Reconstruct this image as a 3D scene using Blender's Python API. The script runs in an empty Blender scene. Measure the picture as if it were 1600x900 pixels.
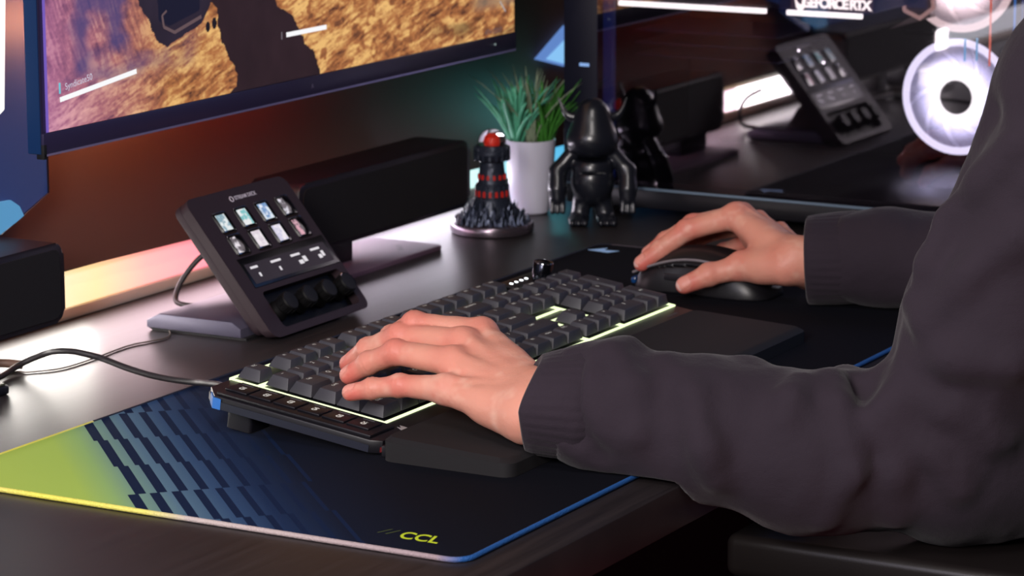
import bpy, bmesh, math, random
import numpy as np
from mathutils import Vector, Matrix
S = 0.001
random.seed(4); RNG = np.random.default_rng(7)
SC = bpy.context.scene
COL = SC.collection

# ------------------------------------------------------------------ camera
def make_camera():
    f, pi, ro, ya = 4943.0, .1992, .0028, .5083
    F = Vector((math.cos(ya)*math.cos(pi), math.sin(ya)*math.cos(pi), -math.sin(pi)))
    R = F.cross(Vector((0, 0, 1))).normalized(); D = F.cross(R)
    R2 = R*math.cos(ro)+D*math.sin(ro); D2 = D*math.cos(ro)-R*math.sin(ro)
    cd = bpy.data.cameras.new('camera'); cam = bpy.data.objects.new('camera', cd); COL.objects.link(cam)
    m = Matrix((R2, -D2, -F)).transposed().to_4x4()
    m.translation = Vector((-1745.8, -1071.2, 519.4))*S
    cam.matrix_world = m
    cd.sensor_width = 36; cd.lens = f*36/1600; cd.clip_start = .05; cd.clip_end = 30
    cd.dof.use_dof = True; cd.dof.focus_distance = 2.06; cd.dof.aperture_fstop = 18
    SC.camera = cam
make_camera()

# ------------------------------------------------------------------ world, lights, exposure
SC.view_settings.view_transform = 'Standard'; SC.view_settings.look = 'None'
SC.view_settings.gamma = 1; SC.view_settings.exposure = 0; SC.view_settings.use_curve_mapping = False
W = bpy.data.worlds.new('room_air'); SC.world = W; W.use_nodes = True
W.node_tree.nodes['Background'].inputs[0].default_value = (.35, .30, .55, 1)
W.node_tree.nodes['Background'].inputs[1].default_value = .02

def area(name, loc, target, sx, sy, power, col, spread=math.pi):
    l = bpy.data.lights.new(name, 'AREA'); l.shape = 'RECTANGLE'; l.size = sx*S; l.size_y = sy*S
    l.energy = power; l.color = col; l.spread = spread
    o = bpy.data.objects.new(name, l); COL.objects.link(o)
    o.location = Vector(loc)*S
    d = (Vector(target)-Vector(loc)).normalized()
    o.rotation_euler = d.to_track_quat('-Z', 'Y').to_euler()
    return o
area('main_key_light', (-1500, -420, 720), (150, -100, 40), 450, 450, 25, (1, .93, .90))  # unseen key light added low on the left for hands and keys
area('overhead_softbox', (-900, -500, 1400), (150, -100, 30), 500, 500, 9, (1, .93, .90))  # unseen studio softbox, added as a weaker light from above
area('side_fill', (-1500, 250, 650), (150, 0, 30), 500, 600, 4, (.80, .76, 1))  # unseen fill added to lift the left faces of the keys
area('red_under_fill', (150, -900, -480), (90, -300, 0), 300, 200, 1.6, (1, .22, .25))  # red fill added below desk height to tint the sleeve's underside
area('blue_rim_fill', (1300, -700, 700), (700, 100, 60), 300, 500, 2.2, (.22, .42, 1))  # blue light added for the rim on the creature figurine

# ------------------------------------------------------------------ material helpers
def lin(c):
    return tuple(((x/255)/12.92 if x/255 <= .04045 else ((x/255+.055)/1.055)**2.4) for x in c)
MATS = {}
def mat(name, rgb, rough=.5, metal=0, emis=None, es=0, bump=None, spec=.5, coat=0, sss=0, trans=0, alpha=1, attr=None, var=None, ior=1.45):
    if name in MATS: return MATS[name]
    m = bpy.data.materials.new(name); m.use_nodes = True; nt = m.node_tree
    b = nt.nodes['Principled BSDF']
    c = lin(rgb)+(1,)
    b.inputs['Base Color'].default_value = c
    b.inputs['Roughness'].default_value = rough; b.inputs['Metallic'].default_value = metal
    b.inputs['Specular IOR Level'].default_value = spec; b.inputs['Coat Weight'].default_value = coat
    b.inputs['Transmission Weight'].default_value = trans; b.inputs['Alpha'].default_value = alpha
    b.inputs['IOR'].default_value = ior
    if sss:
        b.inputs['Subsurface Weight'].default_value = sss
        b.inputs['Subsurface Radius'].default_value = (.008, .003, .0015); b.inputs['Subsurface Scale'].default_value = 1
    if emis: b.inputs['Emission Color'].default_value = lin(emis)+(1,); b.inputs['Emission Strength'].default_value = es
    tc = nt.nodes.new('ShaderNodeTexCoord')
    if attr:
        a = nt.nodes.new('ShaderNodeVertexColor'); a.layer_name = attr
        nt.links.new(a.outputs[0], b.inputs['Base Color'])
    if var:   # (scale, amount): a little natural unevenness of the colour and gloss
        n = nt.nodes.new('ShaderNodeTexNoise'); n.inputs['Scale'].default_value = var[0]; n.inputs['Detail'].default_value = 5
        nt.links.new(tc.outputs['Object'], n.inputs['Vector'])
        mx = nt.nodes.new('ShaderNodeMix'); mx.data_type = 'RGBA'; mx.blend_type = 'MULTIPLY'; mx.inputs[0].default_value = var[1]
        rp = nt.nodes.new('ShaderNodeValToRGB'); rp.color_ramp.elements[0].position = .3; rp.color_ramp.elements[1].position = .7
        rp.color_ramp.elements[0].color = (.35, .35, .35, 1)
        nt.links.new(n.outputs[0], rp.inputs[0]); nt.links.new(rp.outputs[0], mx.inputs[7])
        if attr: nt.links.new(a.outputs[0], mx.inputs[6])
        else: mx.inputs[6].default_value = c
        nt.links.new(mx.outputs[2], b.inputs['Base Color'])
    if bump:  # list of (scale, distance mm)
        prev = None
        for sc, dist in bump:
            n = nt.nodes.new('ShaderNodeTexNoise'); n.inputs['Scale'].default_value = sc; n.inputs['Detail'].default_value = 4
            nt.links.new(tc.outputs['Object'], n.inputs['Vector'])
            bn = nt.nodes.new('ShaderNodeBump'); bn.inputs['Distance'].default_value = dist*S; bn.inputs['Strength'].default_value = 1
            nt.links.new(n.outputs[0], bn.inputs['Height'])
            if prev: nt.links.new(prev.outputs[0], bn.inputs['Normal'])
            prev = bn
        nt.links.new(prev.outputs[0], b.inputs['Normal'])
    MATS[name] = m; return m
def glow(name, rgb, s):
    return mat(name, (0, 0, 0), .5, emis=rgb, es=s)

# ------------------------------------------------------------------ object helpers
def prop(o, label=None, cat=None, group=None, kind=None):
    if label: o['label'] = label
    if cat: o['category'] = cat
    if group: o['group'] = group
    if kind: o['kind'] = kind
    return o
def link(o, parent=None):
    COL.objects.link(o)
    if parent: o.parent = parent
    return o
def empty(name, loc, label, cat, rot=(0, 0, 0), group=None):
    o = bpy.data.objects.new(name, None); o.empty_display_size = .02
    o.location = Vector(loc)*S; o.rotation_euler = rot; link(o); return prop(o, label, cat, group)
def mobj(name, verts, faces, m, parent=None, smooth=True, auto=None):
    me = bpy.data.meshes.new(name); me.from_pydata([tuple(v) for v in verts], [], [tuple(int(i) for i in f) for f in faces])
    me.update()
    bm = bmesh.new(); bm.from_mesh(me); bmesh.ops.recalc_face_normals(bm, faces=bm.faces); bm.to_mesh(me); bm.free()
    if smooth:
        me.polygons.foreach_set('use_smooth', [True]*len(me.polygons))
        if auto: me.set_sharp_from_angle(angle=math.radians(auto))
    me.materials.append(m)
    return link(bpy.data.objects.new(name, me), parent)
def bobj(name, bm, m, parent=None, auto=35):
    me = bpy.data.meshes.new(name); bmesh.ops.recalc_face_normals(bm, faces=bm.faces); bm.to_mesh(me); bm.free()
    me.polygons.foreach_set('use_smooth', [True]*len(me.polygons)); me.set_sharp_from_angle(angle=math.radians(auto))
    me.materials.append(m)
    return link(bpy.data.objects.new(name, me), parent)
def bm_box(bm, lo, hi, bev=0, seg=2, M=None):
    r = bmesh.ops.create_cube(bm, size=1)
    vs = r['verts']
    for v in vs:
        v.co = Vector([lo[i]+(v.co[i]+.5)*(hi[i]-lo[i]) for i in range(3)])*S
    if bev:
        es = list({e for v in vs for e in v.link_edges})
        g = bmesh.ops.bevel(bm, geom=es, offset=bev*S, segments=seg, profile=.5, affect='EDGES')
        vs = list({v for f in g['faces'] for v in f.verts} | {v for v in vs if v.is_valid})
    if M is not None:
        for v in vs: v.co = M @ v.co
    return vs
def box(name, lo, hi, m, parent=None, bev=0, seg=2, M=None):
    bm = bmesh.new(); bm_box(bm, lo, hi, bev, seg, M); return bobj(name, bm, m, parent)
def bm_prism(bm, pts, a, b, axis, bev=0):
    """polygon pts (2-D, mm) in the plane across `axis`, extruded from a to b"""
    def P(p, t):
        return {'x': (t, p[0], p[1]), 'y': (p[0], t, p[1]), 'z': (p[0], p[1], t)}[axis]
    lo = [bm.verts.new(Vector(P(p, a))*S) for p in pts]; hi = [bm.verts.new(Vector(P(p, b))*S) for p in pts]
    n = len(pts); fs = [bm.faces.new(lo), bm.faces.new(hi[::-1])]
    for i in range(n): fs.append(bm.faces.new((lo[i], hi[i], hi[(i+1) % n], lo[(i+1) % n])))
    if bev:
        es = list({e for f in fs[:2] for e in f.edges})
        bmesh.ops.bevel(bm, geom=es, offset=bev*S, segments=2, profile=.5, affect='EDGES')
def prism(name, pts, a, b, axis, m, parent=None, bev=0):
    bm = bmesh.new(); bm_prism(bm, pts, a, b, axis, bev); return bobj(name, bm, m, parent)
def rrect(x0, y0, x1, y1, r, n=6):
    out = []
    for cx, cy, a0 in ((x1-r, y1-r, 0), (x0+r, y1-r, 90), (x0+r, y0+r, 180), (x1-r, y0+r, 270)):
        for k in range(n+1):
            a = math.radians(a0+90*k/n); out.append((cx+r*math.cos(a), cy+r*math.sin(a)))
    return out
def bm_lathe(bm, prof, seg=32, c=(0, 0, 0), M=None):
    rings = []
    for r, z in prof:
        if r < 1e-6: rings.append([bm.verts.new(Vector((c[0], c[1], c[2]+z))*S)])
        else: rings.append([bm.verts.new(Vector((c[0]+r*math.cos(2*math.pi*k/seg), c[1]+r*math.sin(2*math.pi*k/seg), c[2]+z))*S) for k in range(seg)])
    for a, b in zip(rings, rings[1:]):
        for k in range(seg):
            j = (k+1) % seg
            if len(a) == 1 and len(b) == 1: continue
            if len(a) == 1: bm.faces.new((a[0], b[k], b[j]))
            elif len(b) == 1: bm.faces.new((a[k], a[j], b[0]))
            else: bm.faces.new((a[k], a[j], b[j], b[k]))
    if M is not None:
        for r in rings:
            for v in r: v.co = M @ v.co
def lathe(name, prof, m, parent=None, seg=32, c=(0, 0, 0), M=None, auto=35):
    bm = bmesh.new(); bm_lathe(bm, prof, seg, c, M); return bobj(name, bm, m, parent, auto)
def smooth_path(pts, n=10):
    P = [np.array(p, float) for p in pts]; P = [2*P[0]-P[1]]+P+[2*P[-1]-P[-2]]; out = []
    for i in range(1, len(P)-2):
        for k in range(n):
            t = k/n
            out.append(.5*((2*P[i])+(-P[i-1]+P[i+1])*t+(2*P[i-1]-5*P[i]+4*P[i+1]-P[i+2])*t*t+(-P[i-1]+3*P[i]-3*P[i+1]+P[i+2])*t**3))
    out.append(P[-2]); return out
def bm_tube(bm, pts, r, seg=8, closed=False, caps=True):
    pts = [Vector(p) for p in pts]; n = len(pts); rings = []
    up = None
    for i, p in enumerate(pts):
        if closed: d = pts[(i+1) % n]-pts[i-1]
        else: d = pts[min(i+1, n-1)]-pts[max(i-1, 0)]
        d.normalize()
        if up is None: up = Vector((0, 0, 1)) if abs(d.z) < .9 else Vector((1, 0, 0))
        s = d.cross(up).normalized(); up = s.cross(d).normalized()
        rr = r[i] if isinstance(r, (list, tuple, np.ndarray)) else r
        rings.append([bm.verts.new((p+s*(rr*math.cos(2*math.pi*k/seg))+up*(rr*math.sin(2*math.pi*k/seg)))*S) for k in range(seg)])
    m_ = n if closed else n-1
    for i in range(m_):
        a, b = rings[i], rings[(i+1) % n]
        for k in range(seg): bm.faces.new((a[k], a[(k+1) % seg], b[(k+1) % seg], b[k]))
    if caps and not closed: bm.faces.new(rings[0]); bm.faces.new(rings[-1][::-1])
def tube(name, pts, r, m, parent=None, seg=8, closed=False):
    bm = bmesh.new(); bm_tube(bm, pts, r, seg, closed); return bobj(name, bm, m, parent, 50)
def text(name, body, size, m, parent, M, ext=.05, shear=0, align='CENTER', spacing=1, off=0):
    cu = bpy.data.curves.new(name, 'FONT'); cu.body = body; cu.size = size*S; cu.extrude = ext*S; cu.shear = shear
    cu.align_x = align; cu.align_y = 'CENTER'; cu.space_character = spacing
    cu.offset = off
    cu.materials.append(m); t_ = bpy.data.objects.new(name, cu); me = bpy.data.meshes.new_from_object(t_); bpy.data.objects.remove(t_); bpy.data.curves.remove(cu)
    o = bpy.data.objects.new(name, me); link(o, parent); o.matrix_local = M; return o
def frame(o, x, y):
    x = Vector(x).normalized(); y = Vector(y).normalized(); z = x.cross(y)
    m = Matrix((x, y, z)).transposed().to_4x4(); m.translation = Vector(o)*S; return m

# ------------------------------------------------------------------ smooth solids: distance field + surface nets
def _hash(i, j, k):
    h = (i*374761393+j*668265263+k*2147483647) & 0xffffffff
    h = ((h ^ (h >> 13))*1274126177) & 0xffffffff
    return ((h ^ (h >> 16)) & 0xffff)/65535.0
def vnoise(p):
    q = np.floor(p).astype(np.int64); f = p-q; f = f*f*(3-2*f); r = 0
    for dx in (0, 1):
        for dy in (0, 1):
            for dz in (0, 1):
                w = (f[..., 0] if dx else 1-f[..., 0])*(f[..., 1] if dy else 1-f[..., 1])*(f[..., 2] if dz else 1-f[..., 2])
                r = r+w*_hash(q[..., 0]+dx, q[..., 1]+dy, q[..., 2]+dz)
    return r
def fbm(p, o=4):
    r = 0; a = .5
    for k in range(o): r = r+a*vnoise(p*2**k+17.3*k); a *= .5
    return r
def smin(a, b, k):
    h = np.clip(.5+.5*(b-a)/k, 0, 1); return b*(1-h)+a*h-k*h*(1-h)
def cone(p, a, b, ra, rb):
    a = np.array(a, float); b = np.array(b, float); ab = b-a
    t = np.clip(((p-a)@ab)/(ab@ab), 0, 1)
    return np.linalg.norm(p-a-t[..., None]*ab, axis=-1)-(ra+(rb-ra)*t)
def ell(p, c, r):
    c = np.array(c, float); r = np.array(r, float)
    q = (p-c)/r; k0 = np.linalg.norm(q, axis=-1); k1 = np.linalg.norm(q/r, axis=-1)+1e-9
    return k0*(k0-1)/k1
def nets(fn, lo, hi, h):
    lo = np.array(lo, float); hi = np.array(hi, float); n = np.ceil((hi-lo)/h).astype(int)+1
    ax = [lo[i]+h*np.arange(n[i]) for i in range(3)]
    G = np.empty(n, np.float32)
    for i0 in range(0, n[0], 24):
        X, Y, Z = np.meshgrid(ax[0][i0:i0+24], ax[1], ax[2], indexing='ij')
        G[i0:i0+24] = fn(np.stack((X, Y, Z), -1))
    s = G < 0
    c = np.zeros(n-1, int); cnt = np.zeros(n-1); acc = np.zeros(tuple(n-1)+(3,))
    offs = [(a, b, d) for a in (0, 1) for b in (0, 1) for d in (0, 1)]
    sl = lambda o: tuple(slice(o[i], n[i]-1+o[i]) for i in range(3))
    for o in offs: c += s[sl(o)]
    act = (c > 0) & (c < 8)
    for ax_ in range(3):
        for o in offs:
            if o[ax_]: continue
            o2 = list(o); o2[ax_] = 1
            a = G[sl(o)]; b = G[sl(o2)]; m = (a < 0) != (b < 0)
            t = np.where(m, a/np.where(m, a-b, 1), 0)
            P = np.array(o, float)*np.ones(tuple(n-1)+(3,)); P[..., ax_] = t
            acc += P*m[..., None]; cnt += m
    idx = -np.ones(n-1, int); ii = np.argwhere(act); idx[act] = np.arange(len(ii))
    V = lo+h*(ii+acc[act]/cnt[act][:, None])
    Q = []
    for ax_ in range(3):
        u, v = [(1, 2), (2, 0), (0, 1)][ax_]
        s0 = [slice(0, n[i]) for i in range(3)]; s1 = list(s0); s0[ax_] = slice(0, n[ax_]-1); s1[ax_] = slice(1, n[ax_])
        e = s[tuple(s0)] != s[tuple(s1)]
        E = np.argwhere(e); E = E[(E[:, u] > 0) & (E[:, v] > 0) & (E[:, u] < n[u]-1) & (E[:, v] < n[v]-1)]
        fl = s[tuple(E.T)]
        def at(du, dv):
            K = E.copy(); K[:, u] -= du; K[:, v] -= dv; return idx[tuple(K.T)]
        q = np.stack((at(0, 0), at(1, 0), at(1, 1), at(0, 1)), 1)
        q[~fl] = q[~fl][:, ::-1]; Q.append(q)
    return V, np.concatenate(Q)[:, ::-1]
def nobj(name, V, Q, m, parent=None, colors=None):
    me = bpy.data.meshes.new(name)
    me.vertices.add(len(V)); me.vertices.foreach_set('co', (V*S).astype(np.float32).ravel())
    me.loops.add(Q.size); me.loops.foreach_set('vertex_index', Q.astype(np.int32).ravel())
    me.polygons.add(len(Q)); me.polygons.foreach_set('loop_start', np.arange(0, Q.size, 4, dtype=np.int32))
    me.polygons.foreach_set('loop_total', np.full(len(Q), 4, np.int32))
    me.update(calc_edges=True); me.validate()
    me.polygons.foreach_set('use_smooth', [True]*len(me.polygons))
    if colors is not None:
        a = me.color_attributes.new('tint', 'FLOAT_COLOR', 'POINT')
        a.data.foreach_set('color', np.concatenate((colors, np.ones((len(V), 1))), 1).astype(np.float32).ravel())
    me.materials.append(m)
    return link(bpy.data.objects.new(name, me), parent)

# ------------------------------------------------------------------ materials
M_plastic = mat('black_plastic', (19, 18, 24), .42, bump=[(900, .02)])
M_key = mat('keycap_plastic', (56, 55, 62), .5, bump=[(2500, .01)])
M_soft = mat('soft_rubber', (17, 15, 19), .75, bump=[(1800, .03)])
M_gloss = mat('glossy_black', (12, 12, 15), .12, coat=.6)
M_legend = mat('legend_white', (200, 200, 195), .5, emis=(235, 235, 220), es=.2)
M_alu = mat('dark_brushed_metal', (70, 62, 72), .38, metal=.75, bump=[(600, .02)])
M_rubber = mat('rubber_cable', (38, 34, 36), .5)
M_chrome = mat('chrome', (215, 215, 225), .12, metal=1)
M_lime = glow('lime_key_light', (238, 255, 196), 1.5)

# ------------------------------------------------------------------ the room
def structure(name, lo, hi, m, bev=0):
    return prop(box(name, lo, hi, m, bev=bev), kind='structure')
M_wall = mat('dark_wall_paint', (58, 52, 60), .85, bump=[(200, .2)])
structure('floor', (-2600, -2600, -780), (2200, 460, -740), mat('dark_carpet', (28, 26, 30), .95, bump=[(700, 1)]))
structure('wall_back', (-2600, 441, -740), (2200, 480, 1700), M_wall)
structure('wall_right', (2200, -2600, -740), (2240, 480, 1700), M_wall)
M_board = mat('matte_wall_board', (88, 64, 58), .55, bump=[(60, .05)], spec=.35)
b = prism('trim_1', [(-900, 80), (-900, 1400), (1700, 1400), (1700, 26), (902, 29), (235, 42)], 421, 429, 'y', M_board); prop(b, kind='structure')

# LED glow on the wall, put in as an emissive bar: colour runs along its length
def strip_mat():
    m = bpy.data.materials.new('wall_glow_colour'); m.use_nodes = True; nt = m.node_tree
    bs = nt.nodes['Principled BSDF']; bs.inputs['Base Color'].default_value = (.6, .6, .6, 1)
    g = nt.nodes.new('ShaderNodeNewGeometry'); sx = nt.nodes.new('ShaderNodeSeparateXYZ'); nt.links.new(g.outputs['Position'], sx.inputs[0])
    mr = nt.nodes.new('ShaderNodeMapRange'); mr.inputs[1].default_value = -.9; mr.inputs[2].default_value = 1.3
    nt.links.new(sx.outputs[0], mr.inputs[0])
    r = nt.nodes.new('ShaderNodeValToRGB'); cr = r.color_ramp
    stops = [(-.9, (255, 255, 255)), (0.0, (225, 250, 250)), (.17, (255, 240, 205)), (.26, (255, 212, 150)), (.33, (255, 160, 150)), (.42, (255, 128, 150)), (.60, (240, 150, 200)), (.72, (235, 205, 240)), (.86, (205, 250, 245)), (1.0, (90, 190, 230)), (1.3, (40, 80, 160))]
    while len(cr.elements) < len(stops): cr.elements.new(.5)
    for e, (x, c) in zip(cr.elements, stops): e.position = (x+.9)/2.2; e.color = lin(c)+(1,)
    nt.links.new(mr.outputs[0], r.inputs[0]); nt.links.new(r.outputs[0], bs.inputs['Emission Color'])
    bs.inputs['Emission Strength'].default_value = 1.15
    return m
bar = prism('wall_glow_strip', rrect(427, 10, 440, 36, 2), -900, 1300, 'x', strip_mat(), bev=0)
prop(bar, 'lit wall strip painted as glow, cream to pink to cyan under the dark wall board', 'light strip')
area('strip_boost_cream', (-80, 424, 24), (-80, 0, 24), 640, 24, 1.1, (1, .94, .89))  # extra lights added before the strip to brighten the desk
area('strip_boost_pink', (430, 424, 24), (430, 0, 24), 380, 24, .24, (1, .78, .88))
area('board_teal_fill', (965, 385, 70), (900, 424, 110), 90, 50, .055, (.12, .62, .62))  # teal light added near the wall panel to tint the board
area('strip_boost_pale', (760, 424, 24), (760, 0, 24), 280, 24, .28, (.95, .86, 1))
lip = box('cable_channel', (-900, 427, 0), (1300, 440, 9.5), mat('pale_channel', (190, 180, 170), .5), bev=1.5)
prop(lip, 'pale plastic channel along the back of the desk below the glowing strip', 'trim')
# RGB lamps behind the monitor wash the board

# desk
def desk_mat():
    m = mat('desk_black_wood', (44, 37, 38), .36, bump=[(90, .03)], spec=.9)
    nt = m.node_tree; bs = nt.nodes['Principled BSDF']
    tc = nt.nodes.new('ShaderNodeTexCoord'); mp = nt.nodes.new('ShaderNodeMapping'); mp.inputs['Scale'].default_value = (3, 60, 3)
    n = nt.nodes.new('ShaderNodeTexNoise'); n.inputs['Scale'].default_value = 2.2; n.inputs['Detail'].default_value = 8; n.inputs['Roughness'].default_value = .65
    nt.links.new(tc.outputs['Object'], mp.inputs[0]); nt.links.new(mp.outputs[0], n.inputs['Vector'])
    r = nt.nodes.new('ShaderNodeValToRGB'); r.color_ramp.elements[0].color = lin((24, 20, 22))+(1,); r.color_ramp.elements[1].color = lin((40, 34, 35))+(1,)
    r.color_ramp.elements[0].position = .35; r.color_ramp.elements[1].position = .65
    nt.links.new(n.outputs[0], r.inputs[0]); nt.links.new(r.outputs[0], bs.inputs['Base Color'])
    mr = nt.nodes.new('ShaderNodeMapRange'); mr.inputs[3].default_value = .38; mr.inputs[4].default_value = .46
    nt.links.new(n.outputs[0], mr.inputs[0]); nt.links.new(mr.outputs[0], bs.inputs['Roughness'])
    return m
desk = empty('desk', (200, 100, -30), 'wide dark wood desk with a thick square front edge', 'desk')
def dk(o): o.matrix_parent_inverse = Matrix.Translation(-desk.location); return o
dk(box('desktop', (-1400, -221, -28), (1650, 440, 0), desk_mat(), desk, bev=1.2))
for x in (-1300, 1500):
    for y in (-150, 340): dk(box('leg', (x, y, -740), (x+60, y+60, -28), M_plastic, desk, bev=3))

# ------------------------------------------------------------------ mouse pad
def pad_mat():
    m = bpy.data.materials.new('printed_mousepad_cloth'); m.use_nodes = True; nt = m.node_tree; bs = nt.nodes['Principled BSDF']
    bs.inputs['Roughness'].default_value = .9; bs.inputs['Specular IOR Level'].default_value = .12
    N = nt.nodes.new; Lk = nt.links.new
    g = N('ShaderNodeNewGeometry'); sx = N('ShaderNodeSeparateXYZ'); Lk(g.outputs['Position'], sx.inputs[0])
    def ma(op, a, b=None, c=None):
        n = N('ShaderNodeMath'); n.operation = op
        for i, v in enumerate((a, b, c)):
            if v is None: continue
            if isinstance(v, (int, float)): n.inputs[i].default_value = v
            else: Lk(v, n.inputs[i])
        return n.outputs[0]
    x = ma('MULTIPLY', sx.outputs[0], 1000); y = ma('MULTIPLY', sx.outputs[1], 1000)
    d = ma('SUBTRACT', x, y); e = ma('ADD', x, y)
    row = ma('FLOOR', ma('DIVIDE', ma('ADD', e, 26), 101)); ph = ma('MULTIPLY', ma('SINE', ma('MULTIPLY', row, 2.2)), 4)
    dd = ma('ADD', ma('ADD', d, 259), ph)
    s = ma('DIVIDE', dd, 19.5); fr = ma('FRACT', s); k = ma('FLOOR', s)
    wd = ma('SUBTRACT', .50, ma('MULTIPLY', k, .035))
    st = ma('LESS_THAN', fr, wd); st = ma('MULTIPLY', st, ma('GREATER_THAN', dd, 0)); st = ma('MULTIPLY', st, ma('LESS_THAN', dd, 160))
    r = N('ShaderNodeValToRGB'); mr = N('ShaderNodeMapRange'); mr.inputs[1].default_value = -420; mr.inputs[2].default_value = 20; Lk(d, mr.inputs[0]); Lk(mr.outputs[0], r.inputs[0])
    stops = [(-420, (178, 200, 86)), (-300, (170, 198, 90)), (-276, (150, 186, 112)), (-255, (122, 156, 138)), (-225, (88, 118, 140)), (-185, (50, 76, 112)), (-150, (22, 42, 76)), (-100, (9, 18, 38)), (-30, (6, 9, 22)), (20, (6, 7, 17))]
    cr = r.color_ramp
    while len(cr.elements) < len(stops): cr.elements.new(.5)
    for el, (p, c) in zip(cr.elements, stops): el.position = (p+420)/440; el.color = lin(c)+(1,)
    mx = N('ShaderNodeMix'); mx.data_type = 'RGBA'; Lk(st, mx.inputs[0]); Lk(r.outputs[0], mx.inputs[6]); mx.inputs[7].default_value = lin((9, 28, 60))+(1,)
    Lk(mx.outputs[2], bs.inputs['Base Color'])
    tc = N('ShaderNodeTexCoord'); n = N('ShaderNodeTexNoise'); n.inputs['Scale'].default_value = 1800; Lk(tc.outputs['Object'], n.inputs['Vector'])
    bn = N('ShaderNodeBump'); bn.inputs['Distance'].default_value = .0001; Lk(n.outputs[0], bn.inputs['Height']); Lk(bn.outputs[0], bs.inputs['Normal'])
    return m
def hem_mat():
    m = bpy.data.materials.new('stitched_hem'); m.use_nodes = True; nt = m.node_tree; bs = nt.nodes['Principled BSDF']; bs.inputs['Roughness'].default_value = .7
    N = nt.nodes.new; Lk = nt.links.new
    g = N('ShaderNodeNewGeometry'); sx = N('ShaderNodeSeparateXYZ'); Lk(g.outputs['Position'], sx.inputs[0])
    d = N('ShaderNodeMath'); d.operation = 'SUBTRACT'; Lk(sx.outputs[0], d.inputs[0]); Lk(sx.outputs[1], d.inputs[1])
    r = N('ShaderNodeValToRGB'); mr = N('ShaderNodeMapRange'); mr.inputs[1].default_value = -.45; mr.inputs[2].default_value = 0; Lk(d.outputs[0], mr.inputs[0]); Lk(mr.outputs[0], r.inputs[0])
    stops = [(0, (226, 200, 150)), (.25, (232, 224, 90)), (.43, (225, 216, 110)), (.50, (190, 175, 172)), (.93, (148, 128, 136)), (.97, (70, 64, 74))]
    cr = r.color_ramp
    while len(cr.elements) < len(stops): cr.elements.new(.5)
    for el, (p, c) in zip(cr.elements, stops): el.position = p; el.color = lin(c)+(1,)
    # the back and front hems are dyed blue
    back = N('ShaderNodeMapRange'); back.inputs[1].default_value = -.17; back.inputs[2].default_value = -.186; Lk(sx.outputs[1], back.inputs[0])
    mx = N('ShaderNodeMix'); mx.data_type = 'RGBA'; Lk(back.outputs[0], mx.inputs[0]); Lk(r.outputs[0], mx.inputs[6]); mx.inputs[7].default_value = lin((24, 82, 150))+(1,)
    bk = N('ShaderNodeMath'); bk.operation = 'MULTIPLY'
    a = N('ShaderNodeMath'); a.operation = 'GREATER_THAN'; a.inputs[1].default_value = .19; Lk(sx.outputs[1], a.inputs[0])
    c2 = N('ShaderNodeMath'); c2.operation = 'GREATER_THAN'; c2.inputs[1].default_value = -.05; Lk(sx.outputs[0], c2.inputs[0]); Lk(a.outputs[0], bk.inputs[0]); Lk(c2.outputs[0], bk.inputs[1])
    m2 = N('ShaderNodeMix'); m2.data_type = 'RGBA'; Lk(bk.outputs[0], m2.inputs[0]); Lk(mx.outputs[2], m2.inputs[6]); m2.inputs[7].default_value = lin((16, 26, 48))+(1,)
    Lk(m2.outputs[2], bs.inputs['Base Color'])
    w = N('ShaderNodeTexNoise'); w.inputs['Scale'].default_value = 900; tc = N('ShaderNodeTexCoord'); Lk(tc.outputs['Object'], w.inputs['Vector'])
    bn = N('ShaderNodeBump'); bn.inputs['Distance'].default_value = .0008; Lk(w.outputs[0], bn.inputs['Height']); Lk(bn.outputs[0], bs.inputs['Normal'])
    return m
pad = empty('mouse_pad', (230, 7, 0), 'long dark blue cloth mouse pad with a lime green corner, lying under keyboard and mouse', 'mouse pad')
def pp(o): o.matrix_parent_inverse = Matrix.Translation(-pad.location); return o
PX0, PY0, PX1, PY1 = -219.3, -188.3, 700, 202
pp(prism('cloth', rrect(PX0, PY0, PX1, PY1, 12, 8), .1, 3.0, 'z', pad_mat(), pad))
hp = [(x, y, 1.9) for x, y in rrect(PX0, PY0, PX1, PY1, 12, 8)]
dense = []
for i in range(len(hp)):
    a, b_ = np.array(hp[i]), np.array(hp[(i+1) % len(hp)]); n = max(1, int(np.linalg.norm(b_-a)/12))
    for k in range(n): dense.append(a+(b_-a)*k/n)
pp(tube('stitched_hem', dense, 1.75, hem_mat(), pad, 8, True))
M_ccl = mat('lime_print', (196, 214, 40), .7); M_ccl2 = mat('olive_print', (70, 84, 36), .7)
TL = lambda x, y, z: frame((x, y, z), (0.0, -1, 0), (1, 0, 0))
text('printed_name', 'CCL', 19, M_ccl, pad, Matrix.Translation(-pad.location) @ TL(-191.5, -143.5, 3.06) @ Matrix.Diagonal((.74, 1, 1, 1)), .02, -.3, spacing=1.02, off=.0004)
text('printed_slashes', '//', 15, M_ccl2, pad, Matrix.Translation(-pad.location) @ TL(-189, -118.5, 3.06), .02, .1, spacing=1.2)
pp(prism('printed_sail_mark', [(668, 198), (664, 176), (676, 170), (674, 184), (684, 186)], 3.02, 3.1, 'z', mat('pale_blue_print', (150, 185, 225), .5, emis=(140, 180, 230), es=.25), pad))

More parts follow.
